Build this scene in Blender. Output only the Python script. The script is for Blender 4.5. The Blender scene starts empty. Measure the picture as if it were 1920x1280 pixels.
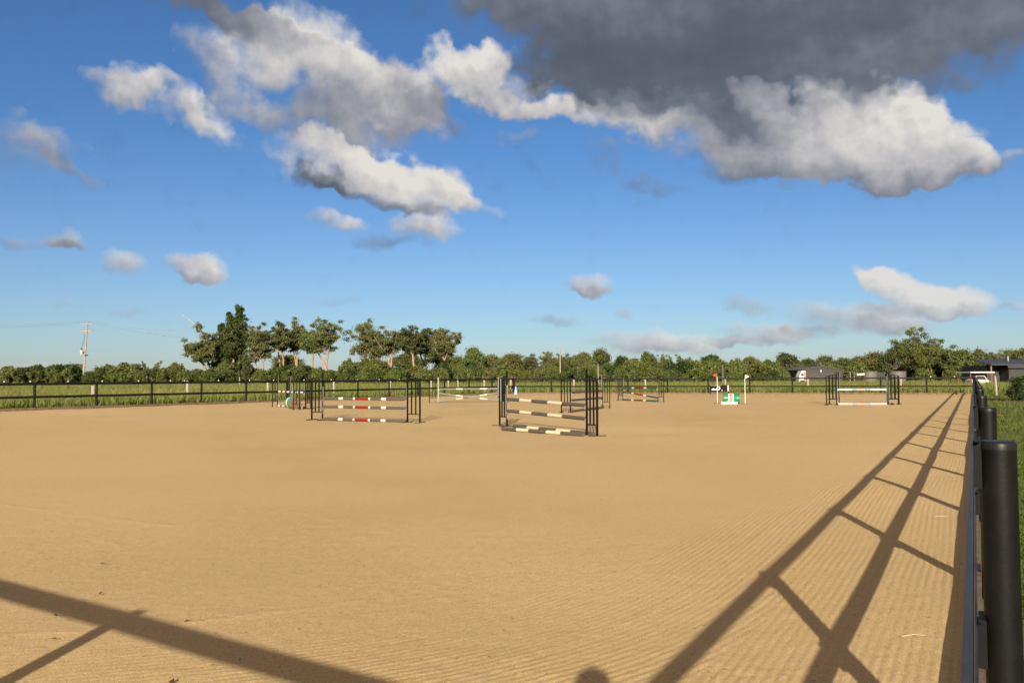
import bpy, bmesh, math, random
import numpy as np
from mathutils import Vector, Matrix

S = bpy.context.scene
COL = S.collection
PI = math.pi
R = math.radians

# ------------------------------------------------------------------ camera
F = 1620.0                      # focal length in pixels of the 1920 wide photograph
H = 1.6
PITCH = math.atan(63.5 / F)
ALPHA = 0.004
f0 = Vector((0, math.cos(PITCH), math.sin(PITCH)))
u0 = Vector((0, -math.sin(PITCH), math.cos(PITCH)))
r0 = Vector((1, 0, 0))
CU = u0 * math.cos(ALPHA) + r0 * math.sin(ALPHA)
CR = r0 * math.cos(ALPHA) - u0 * math.sin(ALPHA)
cam_d = bpy.data.cameras.new('camera')
cam_d.sensor_width = 36.0
cam_d.lens = 36.0 * F / 1920.0
cam_d.clip_start = 0.05
cam_d.clip_end = 6000
cam = bpy.data.objects.new('camera', cam_d)
COL.objects.link(cam)
cam.matrix_world = Matrix(((CR.x, CU.x, -f0.x, 0), (CR.y, CU.y, -f0.y, 0), (CR.z, CU.z, -f0.z, H), (0, 0, 0, 1)))
S.camera = cam


def ray(px, py):
    """direction of a point of the photograph"""
    return f0 + CR * ((px - 960) / F) + CU * ((640 - py) / F)


def G(px, py, z=0.0):
    """point of the ground seen there"""
    d = ray(px, py)
    t = (H - z) / -d.z
    return Vector((d.x * t, d.y * t, z))


def AT(px, py, Z):
    """point seen there at a forward distance Z"""
    d = ray(px, py)
    t = Z / d.y
    return Vector((d.x * t, d.y * t, H + d.z * t))


# ------------------------------------------------------------------ sun and exposure
anti = ray(1106, 1270).normalized()
SUN_EL = math.asin(-anti.z)
SUN_AZ = math.atan2(-anti.x, -anti.y)          # compass direction of the sun (clockwise from +Y)
sun_d = bpy.data.lights.new('sun', 'SUN')
sun_d.energy = 5.0
sun_d.angle = R(0.55)
sun_d.color = (1.0, 0.90, 0.71)
sun = bpy.data.objects.new('sun', sun_d)
COL.objects.link(sun)
sun.rotation_euler = anti.to_track_quat('-Z', 'Y').to_euler()
sun.location = (8, -20, 30)
S.view_settings.view_transform = 'Standard'
S.view_settings.look = 'None'
S.view_settings.gamma = 1
S.view_settings.use_curve_mapping = False
EXPOSURE = 0.62
S.view_settings.exposure = EXPOSURE
S.cycles.use_adaptive_sampling = True
S.cycles.adaptive_threshold = 0.02
S.cycles.adaptive_min_samples = 8
S.cycles.use_denoising = True
S.cycles.max_bounces = 6
S.cycles.diffuse_bounces = 3
S.cycles.glossy_bounces = 2
S.cycles.transmission_bounces = 3
S.cycles.transparent_max_bounces = 6
S.cycles.caustics_reflective = False
S.cycles.caustics_refractive = False

# ------------------------------------------------------------------ sky with clouds (node based)
world = bpy.data.worlds.new('World')
S.world = world
world.use_nodes = True
wn, wl = world.node_tree.nodes, world.node_tree.links
wn.clear()
world.cycles.sampling_method = 'NONE'


def wnode(t, **kw):
    n = wn.new(t)
    for k, v in kw.items():
        setattr(n, k, v)
    return n


def wset(n, i, v):
    if hasattr(v, 'is_output'):
        wl.new(v, n.inputs[i])
    else:
        n.inputs[i].default_value = v


def wmath(op, a, b=0.0, c=0.0, clamp=False):
    n = wnode('ShaderNodeMath', operation=op)
    n.use_clamp = clamp
    for i, v in enumerate((a, b, c)):
        wset(n, i, v)
    return n.outputs[0]


def wvec(op, a, b=(0, 0, 0), c=(0, 0, 0), scale=None):
    n = wnode('ShaderNodeVectorMath', operation=op)
    wset(n, 0, a)
    wset(n, 1, b)
    if op == 'MULTIPLY_ADD':
        wset(n, 2, c)
    if scale is not None:
        wset(n, 3, scale)
    return n.outputs[1] if op == 'DOT_PRODUCT' else n.outputs[0]


def wramp(x, lo, hi, a=0.0, b=1.0, smooth=True):
    n = wnode('ShaderNodeMapRange', interpolation_type='SMOOTHSTEP' if smooth else 'LINEAR')
    for i, v in enumerate((x, lo, hi, a, b)):
        wset(n, i, v)
    return n.outputs[0]


def wnoise(vec, scale, detail, rough, colour=False):
    n = wnode('ShaderNodeTexNoise', noise_dimensions='2D')
    n.inputs['Scale'].default_value = scale
    n.inputs['Detail'].default_value = detail
    n.inputs['Roughness'].default_value = rough
    wl.new(vec, n.inputs['Vector'])
    return n.outputs['Color' if colour else 'Fac']


def azel(px, py):
    d = ray(px, py)
    return Vector((math.degrees(math.atan2(d.x, d.y)), math.degrees(math.atan2(d.z, math.hypot(d.x, d.y))), 0))


sky = wnode('ShaderNodeTexSky', sky_type='NISHITA')
sky.sun_disc = False
sky.sun_elevation = SUN_EL
sky.sun_rotation = SUN_AZ
sky.altitude = 0
sky.air_density = 1.0
sky.dust_density = 0.3
sky.ozone_density = 7.5
tc = wnode('ShaderNodeTexCoord')
sep = wnode('ShaderNodeSeparateXYZ')
wl.new(tc.outputs['Generated'], sep.inputs[0])
az = wmath('MULTIPLY', wmath('ARCTAN2', sep.outputs[0], sep.outputs[1]), 180 / PI)
el = wmath('MULTIPLY', wmath('ARCSINE', sep.outputs[2]), 180 / PI)
comb = wnode('ShaderNodeCombineXYZ')
wl.new(az, comb.inputs[0])
wl.new(el, comb.inputs[1])
comb.inputs[2].default_value = 1.0
P = comb.outputs[0]
hi = wramp(el, 3.0, 16.0)                      # clouds low in the sky are far off: finer detail
n1 = wnoise(P, 0.16, 4.0, 0.52, True)
n2 = wnoise(P, 0.75, 3.0, 0.55, True)
w1 = wvec('SCALE', wvec('SUBTRACT', n1, (0.5, 0.5, 0.5)), scale=wmath('MULTIPLY_ADD', hi, 4.6, 0.7))
w2 = wvec('SCALE', wvec('SUBTRACT', n2, (0.5, 0.5, 0.5)), scale=wmath('MULTIPLY_ADD', hi, 0.3, 0.85))
PW = wvec('MULTIPLY_ADD', wvec('ADD', w1, w2), (1, 1, 0), P)
# (x, y, rx, ry, tilt in degrees clockwise, thickness, brightness 0..1)
CLOUDS = [
    # upper left
    (600, 118, 110, 66, 24, .95, .92), (660, 160, 90, 40, 26, .75, .86), (720, 190, 100, 48, 25, .8, .60), (440, 110, 110, 50, 6, .62, .74),
    (230, 146, 70, 30, 14, .62, .76), (320, 195, 110, 30, 24, .62, .76), (398, 226, 48, 22, 15, .5, .78),
    (560, 235, 150, 36, 14, .62, .54), (690, 228, 130, 40, 6, .72, .42), (795, 212, 80, 24, 14, .8, .30),
    (440, 175, 90, 40, 34, .42, .66), (500, 60, 90, 32, 15, .5, .6), (760, 165, 40, 30, 30, .6, .72),
    (400, 12, 190, 30, 15, .62, .26), (320, -12, 150, 26, 12, .5, .26), (480, 50, 120, 26, 16, .55, .28),
    # second bank below it
    (640, 302, 120, 30, 8, .95, .92), (755, 336, 130, 36, 17, 1.1, .98), (842, 342, 44, 38, 30, .9, .94),
    (865, 378, 62, 15, 14, .7, .62), (612, 336, 44, 13, 6, .8, .16), (730, 374, 120, 13, 14, .8, .34),
    (640, 420, 50, 17, 8, .7, .80), (800, 426, 56, 24, 0, .9, .82), (725, 461, 60, 13, 0, .55, .28),
    # scattered small ones on the left
    (235, 490, 44, 20, 8, .85, .78), (372, 500, 52, 23, 20, 1.1, .86), (385, 519, 42, 9, 6, .7, .40),
    (110, 450, 34, 16, 15, .6, .58), (118, 462, 30, 8, 10, .6, .34), (40, 452, 50, 15, 0, .5, .42), (70, 285, 95, 42, 10, .52, .56), (95, 275, 40, 26, 20, .3, .66),
    (130, 332, 60, 17, 36, .55, .36), (630, 566, 50, 12, -10, .32, .42), (237, 582, 40, 8, 4, .4, .42),
    (115, 572, 26, 9, 0, .3, .5), (60, 690, 45, 10, 0, .5, .7), (960, 245, 40, 14, 20, .2, .6), (440, 280, 60, 14, 20, .16, .6),
    # the dark bank upper right
    (1450, 0, 520, 105, 2, 1.2, .16), (1110, 10, 230, 70, 10, .55, .27), (925, 5, 90, 34, 14, .5, .30), (1810, 20, 290, 110, -6, .95, .20),
    (1330, 110, 290, 64, 6, .9, .07), (1640, 115, 150, 50, -4, .7, .27), (1050, 122, 100, 36, 14, .7, .20),
    (1180, 160, 160, 46, 10, .9, .14), (1420, 190, 180, 50, 4, .8, .17), (1720, 165, 130, 30, 0, .55, .24),
    (862, 145, 66, 42, -20, 1.1, .97), (918, 108, 40, 28, -20, .8, .88), (935, 160, 70, 36, 0, .8, .62),
    (1000, 192, 80, 22, 18, .62, .88), (1120, 216, 140, 26, 14, .62, .78), (1190, 200, 120, 26, 10, .7, .40),
    (1280, 262, 140, 28, 13, .6, .70), (1370, 240, 120, 36, 4, .8, .34),
    (1425, 190, 36, 34, 20, 1.0, .80), (1448, 240, 44, 22, 20, 1.0, .80),
    (1620, 240, 130, 64, 10, 1.4, .92), (1720, 272, 130, 56, 14, 1.3, .84), (1560, 285, 170, 40, 6, .9, .60), (1590, 312, 190, 24, 8, .8, .48),
    (1720, 332, 150, 14, 4, .7, .40), (1842, 300, 40, 40, 20, 1.0, .84), (1845, 330, 46, 20, 0, .7, .40), (1500, 250, 80, 40, 10, .7, .66),
    (1070, 265, 90, 24, 10, .26, .46), (1140, 292, 60, 20, 10, .26, .34), (1250, 345, 62, 14, 10, .40, .26),
    (1390, 306, 90, 24, 8, .50, .22), (1500, 342, 60, 22, 20, .3, .42), (1835, 232, 62, 16, 14, .34, .66),
    (1910, 302, 30, 16, 0, .55, .62), (1215, 322, 120, 14, 6, .2, .36),
    # low on the right
    (1105, 529, 42, 18, 15, .85, .84), (1115, 544, 34, 9, 10, .7, .46), (1035, 601, 58, 10, 2, .5, .44), (1172, 588, 20, 8, 8, .42, .46),
    (1400, 575, 48, 16, 10, .65, .48), (1640, 518, 46, 18, 20, 1.1, 1.0), (1700, 544, 86, 27, 22, 1.3, 1.0),
    (1785, 566, 72, 24, 2, 1.2, .97), (1725, 581, 110, 12, 5, .9, .56), (1590, 596, 110, 26, 6, .75, .62), (1670, 606, 75, 17, 2, .66, .56),
    (1510, 622, 60, 12, 4, .6, .40), (1430, 620, 75, 14, 4, .7, .68), (1410, 636, 80, 9, 0, .55, .5),
    (1230, 638, 115, 17, 2, .9, .72), (1240, 654, 110, 10, 0, .65, .54), (1360, 637, 40, 8, 0, .6, .62),
    (1905, 572, 36, 8, 0, .5, .6), (1480, 640, 60, 7, 0, .4, .46),
]
# relief of the clouds: their bumps face the sun behind the camera, up and to the right
ra = wnoise(P, 0.42, 5.0, 0.52)
rb = wnoise(wvec('ADD', P, (0.35, 0.55, 0)), 0.42, 3.0, 0.52)
low = wmath('SUBTRACT', wnoise(wvec('MULTIPLY', P, (.7, 1.4, 1)), 0.17, 3.0, 0.55), .5)
fa = wnoise(P, 1.0, 4.0, 0.5)
fb = wnoise(wvec('ADD', P, (0.14, 0.24, 0)), 1.0, 3.0, 0.5)
relief = wmath('MULTIPLY_ADD', wmath('SUBTRACT', fa, fb), .22, wmath('SUBTRACT', ra, rb))
bump_n = wmath('MULTIPLY', wmath('SUBTRACT', ra, 0.5), wmath('MULTIPLY_ADD', hi, .7, .35))
bump_n = wmath('MULTIPLY_ADD', wmath('SUBTRACT', fa, .5), .30, bump_n)
SKY_STRENGTH = 0.067
skyc = wvec('SCALE', sky.outputs[0], scale=SKY_STRENGTH)
E0 = 2 ** -EXPOSURE
haze = wramp(el, 0.0, 17.0, 1.0, 0.0)
skyc = wvec('MULTIPLY_ADD', haze, (.085 * E0, .050 * E0, .012 * E0), skyc)
# unseen sky outside the view: denser warm cloud added to warm the fill light
far_n = wnoise(wvec('MULTIPLY', P, (1, 1.7, 1)), 0.055, 3.0, 0.55)
away = wmath('MAXIMUM', wramp(wmath('ABSOLUTE', az), 36, 50), wramp(el, 25, 36))
far_a = wmath('MULTIPLY', wmath('MULTIPLY', wramp(far_n, 0.30, 0.58), away), wramp(el, 2.0, 8.0))
stops = [(0.0, (.090, .104, .135)), (.15, (.118, .138, .178)), (.32, (.20, .222, .268)), (.5, (.335, .345, .385)),
         (.72, (.53, .52, .53)), (1.0, (.76, .73, .69))]


def billows(blobs):
    """node group that adds a few billows to the running sums"""
    global wn, wl
    keep_ = wn, wl
    gt = bpy.data.node_groups.new('billows', 'ShaderNodeTree')
    for nm, io_, ty in (('P', 'INPUT', 'Vector'), ('sums', 'INPUT', 'Vector'), ('lit', 'INPUT', 'Float'), ('sums', 'OUTPUT', 'Vector'), ('lit', 'OUTPUT', 'Float')):
        gt.interface.new_socket(nm, in_out=io_, socket_type='NodeSocket' + ty)
    wn, wl = gt.nodes, gt.links
    gi, go = wnode('NodeGroupInput'), wnode('NodeGroupOutput')
    acc, lit_acc = gi.outputs[1], gi.outputs[2]
    PK = wvec('MULTIPLY_ADD', wvec('ADD', acc, lit_acc), (0, 0, 0), gi.outputs[0])          # keeps the evaluation in order
    for cx, cy, rx, ry, rot, wt, br in blobs:
        c = azel(cx, cy)
        sx = (azel(cx + 20, cy) - azel(cx - 20, cy)).length / 40
        sy = (azel(cx, cy + 20) - azel(cx, cy - 20)).length / 40
        ca, sa = math.cos(R(-rot)), math.sin(R(-rot))
        ax, ay = rx * sx * 1.34, ry * sy * 1.38
        du = wvec('DOT_PRODUCT', PK, (ca / ax, sa / ax, -(ca * c.x + sa * c.y) / ax))
        dv = wvec('DOT_PRODUCT', PK, (-sa / ay, ca / ay, -(-sa * c.x + ca * c.y) / ay))
        q = wmath('MULTIPLY_ADD', dv, dv, wmath('MULTIPLY', du, du))
        gq = wmath('SUBTRACT', 1.0, q, clamp=True)
        face = wmath('MULTIPLY_ADD', du, .40, wmath('MULTIPLY', dv, .9))     # sunlit side of this billow
        lit_acc = wmath('MULTIPLY_ADD', wmath('MULTIPLY', gq, wt * br), face, lit_acc)
        acc = wvec('MULTIPLY_ADD', gq, (wt, wt * br, 0), acc)
    wl.new(acc, go.inputs[0])
    wl.new(lit_acc, go.inputs[1])
    wn, wl = keep_
    return gt


def cloud_sky(blobs):
    """background shader of one region of the sky with the clouds standing in it"""
    col = skyc
    if blobs:
        acc, lit_acc = (0, 0, 0), 0.0
        for ki in range(0, len(blobs), 6):
            gn = wnode('ShaderNodeGroup')
            gn.node_tree = billows(blobs[ki:ki + 6])
            wset(gn, 0, PW)
            wset(gn, 1, acc)
            wset(gn, 2, lit_acc)
            acc, lit_acc = gn.outputs[0], gn.outputs[1]
        sp = wnode('ShaderNodeSeparateXYZ')
        wl.new(acc, sp.inputs[0])
        bright = wmath('DIVIDE', sp.outputs[1], wmath('MAXIMUM', sp.outputs[0], 0.002))
        bright = wmath('MULTIPLY_ADD', wmath('DIVIDE', lit_acc, wmath('MAXIMUM', sp.outputs[0], 0.05)), .42, bright)
        bright = wmath('MULTIPLY_ADD', low, .42, bright)
        dn = wmath('ADD', sp.outputs[0], bump_n)
        alpha = wmath('MULTIPLY', wramp(dn, 0.02, 1.08), wramp(el, 1.0, 9.0, .80, 1.0))
        bright = wmath('ADD', bright, wramp(el, 3.0, 8.0, .10, 0.0))
        bright = wmath('MULTIPLY_ADD', relief, wmath('MULTIPLY_ADD', bright, .5, .08), wmath('MULTIPLY', bright, .96), clamp=True)
        cr = wnode('ShaderNodeValToRGB')
        wl.new(bright, cr.inputs[0])
        el_ = cr.color_ramp.elements
        while len(el_) < len(stops):
            el_.new(0.5)
        for e, (p, c) in zip(el_, stops):
            e.position = p
            e.color = (c[0] * E0, c[1] * E0, c[2] * E0, 1)
        mix = wnode('ShaderNodeMix', data_type='RGBA')
        wl.new(alpha, mix.inputs[0])
        wl.new(skyc, mix.inputs[6])
        wl.new(cr.outputs[0], mix.inputs[7])
        col = mix.outputs[2]
    mix2 = wnode('ShaderNodeMix', data_type='RGBA')
    wl.new(far_a, mix2.inputs[0])
    wl.new(col, mix2.inputs[6])
    mix2.inputs[7].default_value = (.41 * E0, .305 * E0, .205 * E0, 1)  # warm tint of the added unseen cloud, meant for the fill light
    bg = wnode('ShaderNodeBackground')
    wl.new(mix2.outputs[2], bg.inputs[0])
    return bg.outputs[0]


def wpick(test, no, yes):
    n = wnode('ShaderNodeMixShader')
    wl.new(test, n.inputs[0])
    wl.new(no, n.inputs[1])
    wl.new(yes, n.inputs[2])
    return n.outputs[0]


YS, XS = 440, 930                              # the sky is evaluated in regions, each with the clouds that reach it
PADX, PADY = 110, 70
def reach(b_, k):
    return 1.42 * max(b_[2] if k == 0 else b_[3], (b_[2] if k == 1 else b_[3]) * abs(math.sin(R(b_[4]))))
up = [c for c in CLOUDS if c[1] - reach(c, 1) - PADY < YS]
dnw = [c for c in CLOUDS if c[1] + reach(c, 1) + PADY > YS]
up_l = [c for c in up if c[0] - reach(c, 0) - PADX < XS]
up_r = [c for c in up if c[0] + reach(c, 0) + PADX > XS]
dn_l = [c for c in dnw if c[0] - reach(c, 0) - PADX < XS]
dn_r = [c for c in dnw if c[0] + reach(c, 0) + PADX > XS]
ce = azel(XS, YS)
right = wmath('GREATER_THAN', az, ce.x)
upper = wmath('GREATER_THAN', el, ce.y)
outer = wmath('MAXIMUM', wmath('GREATER_THAN', wmath('ABSOLUTE', az), 52.0), wmath('GREATER_THAN', el, 38.0))
inner = wpick(upper, wpick(right, cloud_sky(dn_l), cloud_sky(dn_r)), wpick(right, cloud_sky(up_l), cloud_sky(up_r)))
wo = wnode('ShaderNodeOutputWorld')
wl.new(wpick(outer, inner, cloud_sky(None)), wo.inputs[0])

# ------------------------------------------------------------------ helpers
rng = np.random.default_rng(11)
random.seed(5)
MATS = {}


def mat(name, col, rough=0.6, metal=0.0, var=0.12, scale=6.0, bump=0.0, bscale=40.0, spec=0.5, coords='Object'):
    if name in MATS:
        return MATS[name]
    m = bpy.data.materials.new(name)
    m.use_nodes = True
    nt = m.node_tree
    b = nt.nodes['Principled BSDF']
    b.inputs['Roughness'].default_value = rough
    b.inputs['Metallic'].default_value = metal
    b.inputs['Specular IOR Level'].default_value = spec
    t = nt.nodes.new('ShaderNodeTexCoord')
    n = nt.nodes.new('ShaderNodeTexNoise')
    n.inputs['Scale'].default_value = scale
    n.inputs['Detail'].default_value = 5
    nt.links.new(t.outputs[coords], n.inputs['Vector'])
    r = nt.nodes.new('ShaderNodeValToRGB')
    r.color_ramp.elements[0].position = .3
    r.color_ramp.elements[1].position = .7
    r.color_ramp.elements[0].color = tuple(c * (1 - var) for c in col) + (1,)
    r.color_ramp.elements[1].color = tuple(min(1, c * (1 + var)) for c in col) + (1,)
    nt.links.new(n.outputs['Fac'], r.inputs[0])
    nt.links.new(r.outputs[0], b.inputs['Base Color'])
    if bump:
        n2 = nt.nodes.new('ShaderNodeTexNoise')
        n2.inputs['Scale'].default_value = bscale
        n2.inputs['Detail'].default_value = 4
        nt.links.new(t.outputs[coords], n2.inputs['Vector'])
        bp = nt.nodes.new('ShaderNodeBump')
        bp.inputs['Strength'].default_value = bump
        bp.inputs['Distance'].default_value = 0.02
        nt.links.new(n2.outputs['Fac'], bp.inputs['Height'])
        nt.links.new(bp.outputs[0], b.inputs['Normal'])
    MATS[name] = m
    return m


def tint_mat(name, rough=0.6, translucent=0.0, spec=0.2):
    """colour from the vertex colour of each leaf or blade (its own colour)"""
    if name in MATS:
        return MATS[name]
    m = bpy.data.materials.new(name)
    m.use_nodes = True
    nt = m.node_tree
    b = nt.nodes['Principled BSDF']
    b.inputs['Roughness'].default_value = rough
    b.inputs['Specular IOR Level'].default_value = spec
    a = nt.nodes.new('ShaderNodeAttribute')
    a.attribute_name = 'tint'
    src = a.outputs['Color']
    if name == 'leaf':
        oi = nt.nodes.new('ShaderNodeObjectInfo')
        cr_ = nt.nodes.new('ShaderNodeValToRGB')
        for e_, (p_, c_) in zip((cr_.color_ramp.elements[0], cr_.color_ramp.elements.new(.35), cr_.color_ramp.elements.new(.7), cr_.color_ramp.elements[-1]),
                                ((0, (.62, .68, .60)), (.35, (.95, 1.0, .85)), (.7, (1.22, 1.12, 1.05)), (1, (1.05, 1.22, .95)))):
            e_.position = p_
            e_.color = (*c_, 1)
        nt.links.new(oi.outputs['Random'], cr_.inputs[0])
        mm = nt.nodes.new('ShaderNodeMix')
        mm.data_type = 'RGBA'
        mm.blend_type = 'MULTIPLY'
        mm.inputs[0].default_value = 1.0
        nt.links.new(src, mm.inputs[6])
        nt.links.new(cr_.outputs[0], mm.inputs[7])
        src = mm.outputs[2]
    nt.links.new(src, b.inputs['Base Color'])
    if translucent:
        tr = nt.nodes.new('ShaderNodeBsdfTranslucent')
        nt.links.new(src, tr.inputs[0])
        mx = nt.nodes.new('ShaderNodeMixShader')
        mx.inputs[0].default_value = translucent
        nt.links.new(b.outputs[0], mx.inputs[1])
        nt.links.new(tr.outputs[0], mx.inputs[2])
        nt.links.new(mx.outputs[0], nt.nodes['Material Output'].inputs[0])
    MATS[name] = m
    return m


class MB:
    """collects shapes of one mesh"""

    def __init__(self):
        self.v, self.f, self.mi, self.sm = [], [], [], []

    def add(self, vs, fs, mi=0, smooth=False):
        o = len(self.v)
        self.v += [tuple(p) for p in vs]
        for f in fs:
            self.f.append(tuple(i + o for i in f))
            self.mi.append(mi)
            self.sm.append(smooth)
        return self

    def box(self, c, size, axes=None, mi=0):
        c = Vector(c)
        ax = axes or (Vector((1, 0, 0)), Vector((0, 1, 0)), Vector((0, 0, 1)))
        hx, hy, hz = (ax[i] * (size[i] / 2) for i in range(3))
        vs = [c + a * hx + b * hy + d * hz for d in (-1, 1) for b in (-1, 1) for a in (-1, 1)]
        return self.add(vs, [(0, 2, 3, 1), (4, 5, 7, 6), (0, 1, 5, 4), (2, 6, 7, 3), (0, 4, 6, 2), (1, 3, 7, 5)], mi)

    def bar(self, a, b, w, h, up=(0, 0, 1), mi=0):
        a, b = Vector(a), Vector(b)
        d = (b - a)
        L = d.length
        d.normalize()
        s = d.cross(Vector(up))
        if s.length < 1e-4:
            s = d.cross(Vector((1, 0, 0)))
        s.normalize()
        u = s.cross(d)
        return self.box((a + b) / 2, (L, w, h), (d, s, u), mi)

    def tube(self, pts, rad, n=8, cap=True, mi=0, smooth=True):
        pts = [Vector(p) for p in pts]
        if not hasattr(rad, '__len__'):
            rad = [rad] * len(pts)
        vs, fs = [], []
        prev = None
        for i, p in enumerate(pts):
            d = (pts[min(i + 1, len(pts) - 1)] - pts[max(i - 1, 0)])
            d = d.normalized() if d.length > 1e-9 else Vector((0, 0, 1))
            if prev is None:
                s = d.cross(Vector((0, 0, 1)))
                if s.length < 1e-3:
                    s = Vector((1, 0, 0))
            else:
                s = prev - d * prev.dot(d)
            s.normalize()
            prev = s
            t = d.cross(s)
            for k in range(n):
                a = 2 * PI * k / n
                vs.append(p + (s * math.cos(a) + t * math.sin(a)) * rad[i])
        for i in range(len(pts) - 1):
            for k in range(n):
                k2 = (k + 1) % n
                fs.append((i * n + k, i * n + k2, (i + 1) * n + k2, (i + 1) * n + k))
        self.add(vs, fs, mi, smooth)
        if cap:                                           # caps on corners of their own keep the sides' shading clean
            self.add(vs[:n], [tuple(reversed(range(n)))], mi)
            self.add(vs[-n:], [tuple(range(n))], mi)
        return self

    def mesh(self, name, mats):
        me = bpy.data.meshes.new(name)
        me.from_pydata(self.v, [], self.f)
        for m in (mats if isinstance(mats, (list, tuple)) else [mats]):
            me.materials.append(m)
        me.polygons.foreach_set('material_index', self.mi)
        me.polygons.foreach_set('use_smooth', self.sm)
        me.update()
        return me

    def build(self, name, mats, parent=None, loc=None, rotz=0.0):
        return obj(name, self.mesh(name, mats), parent, loc, rotz)


def obj(name, me, parent=None, loc=None, rotz=0.0):
    o = bpy.data.objects.new(name, me)
    COL.objects.link(o)
    o.parent = parent
    if loc is not None:
        o.location = loc
    o.rotation_euler = (0, 0, rotz)
    return o


def tag(o, label=None, cat=None, group=None, kind=None):
    for k, v in (('label', label), ('category', cat), ('group', group), ('kind', kind)):
        if v:
            o[k] = v
    return o


def empty(name, loc, label, cat, group=None, rotz=0.0):
    o = bpy.data.objects.new(name, None)
    COL.objects.link(o)
    o.location = loc
    o.rotation_euler = (0, 0, rotz)
    return tag(o, label, cat, group)


def np_mesh(name, verts, faces, mat_, tint=None, smooth=False):
    """verts (n,3), faces (m,k) all of k corners, tint (n,3)"""
    me = bpy.data.meshes.new(name)
    n, (m, k) = len(verts), faces.shape
    me.vertices.add(n)
    me.vertices.foreach_set('co', np.ascontiguousarray(verts, dtype=np.float32).ravel())
    me.loops.add(m * k)
    me.loops.foreach_set('vertex_index', np.ascontiguousarray(faces, dtype=np.int32).ravel())
    me.polygons.add(m)
    me.polygons.foreach_set('loop_start', np.arange(0, m * k, k, dtype=np.int32))
    me.polygons.foreach_set('loop_total', np.full(m, k, dtype=np.int32))
    if smooth:
        me.polygons.foreach_set('use_smooth', np.ones(m, dtype=bool))
    me.materials.append(mat_)
    if tint is not None:
        a = me.color_attributes.new('tint', 'FLOAT_COLOR', 'POINT')
        c = np.ones((n, 4), dtype=np.float32)
        c[:, :3] = tint
        a.data.foreach_set('color', c.ravel())
    me.update(calc_edges=True)
    return me


def vnoise(x, y, seed):
    g = np.random.default_rng(seed).random((256, 256))
    xi, yi = np.floor(x).astype(int), np.floor(y).astype(int)
    fx, fy = x - xi, y - yi
    fx, fy = fx * fx * (3 - 2 * fx), fy * fy * (3 - 2 * fy)
    a, b = g[xi % 256, yi % 256], g[(xi + 1) % 256, yi % 256]
    c, d = g[xi % 256, (yi + 1) % 256], g[(xi + 1) % 256, (yi + 1) % 256]
    return (a * (1 - fx) + b * fx) * (1 - fy) + (c * (1 - fx) + d * fx) * fy


# ------------------------------------------------------------------ layout of the arena
F0 = G(1826.5, 740)            # far right corner
F1 = G(964, 738.5)             # far left corner
LQ = G(96.5, 768.5)            # a post of the left fence
D_ = Vector((F0.x, F0.y, 0)).normalized()                # along the right fence
E_ = Vector((D_.y, -D_.x, 0))                            # to the right of it
ldir = (LQ - F1).normalized()
_sh = Vector((anti.x, anti.y, 0)) * (1.28 / -anti.z)          # shadow of the top rail's middle
_s0, _s1 = G(0, 1100) - _sh, G(665, 1280) - _sh
NE = (_s1 - _s0).normalized()                                  # along the near fence, towards the right
_m = np.linalg.solve(np.array([[D_.x, -NE.x], [D_.y, -NE.y]]), np.array([_s1.x, _s1.y]))
N0 = D_ * _m[0]
A = np.array([[-NE.x, -ldir.x], [-NE.y, -ldir.y]])
kk = np.linalg.solve(A, np.array([F1.x - N0.x, F1.y - N0.y]))
N1 = N0 - NE * kk[0]

# ------------------------------------------------------------------ ground and sand
gm = bpy.data.materials.new('field_soil')
gm.use_nodes = True
nt = gm.node_tree
b = nt.nodes['Principled BSDF']
b.inputs['Roughness'].default_value = 0.95
b.inputs['Specular IOR Level'].default_value = 0.1
t = nt.nodes.new('ShaderNodeTexCoord')
na = nt.nodes.new('ShaderNodeTexNoise')
na.inputs['Scale'].default_value = 0.35
na.inputs['Detail'].default_value = 8
nb = nt.nodes.new('ShaderNodeTexNoise')
nb.inputs['Scale'].default_value = 9.0
nb.inputs['Detail'].default_value = 6
nt.links.new(t.outputs['Object'], na.inputs['Vector'])
nt.links.new(t.outputs['Object'], nb.inputs['Vector'])
ra1 = nt.nodes.new('ShaderNodeValToRGB')
ra1.color_ramp.elements[0].position = .35
ra1.color_ramp.elements[0].color = (.10, .125, .030, 1)
ra1.color_ramp.elements[1].position = .7
ra1.color_ramp.elements[1].color = (.17, .155, .055, 1)
nt.links.new(na.outputs['Fac'], ra1.inputs[0])
mx = nt.nodes.new('ShaderNodeMix')
mx.data_type = 'RGBA'
mx.blend_type = 'MULTIPLY'
mx.inputs[0].default_value = 0.7
ra2 = nt.nodes.new('ShaderNodeValToRGB')
ra2.color_ramp.elements[0].color = (.5, .5, .45, 1)
ra2.color_ramp.elements[1].color = (1.35, 1.35, 1.2, 1)
nt.links.new(nb.outputs['Fac'], ra2.inputs[0])
nt.links.new(ra1.outputs[0], mx.inputs[6])
nt.links.new(ra2.outputs[0], mx.inputs[7])
nt.links.new(mx.outputs[2], b.inputs['Base Color'])
MATS['field_soil'] = gm
gv = np.array([[-2500, -300, -.03], [2500, -300, -.03], [2500, 4000, -.03], [-2500, 4000, -.03]], float)
ground = obj('ground', np_mesh('ground', gv, np.array([[0, 1, 2, 3]]), gm))
tag(ground, kind='structure')

sm_ = bpy.data.materials.new('arena_sand')
sm_.use_nodes = True
nt = sm_.node_tree
b = nt.nodes['Principled BSDF']
b.inputs['Roughness'].default_value = 0.9
b.inputs['Specular IOR Level'].default_value = 0.15
t = nt.nodes.new('ShaderNodeTexCoord')


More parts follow.
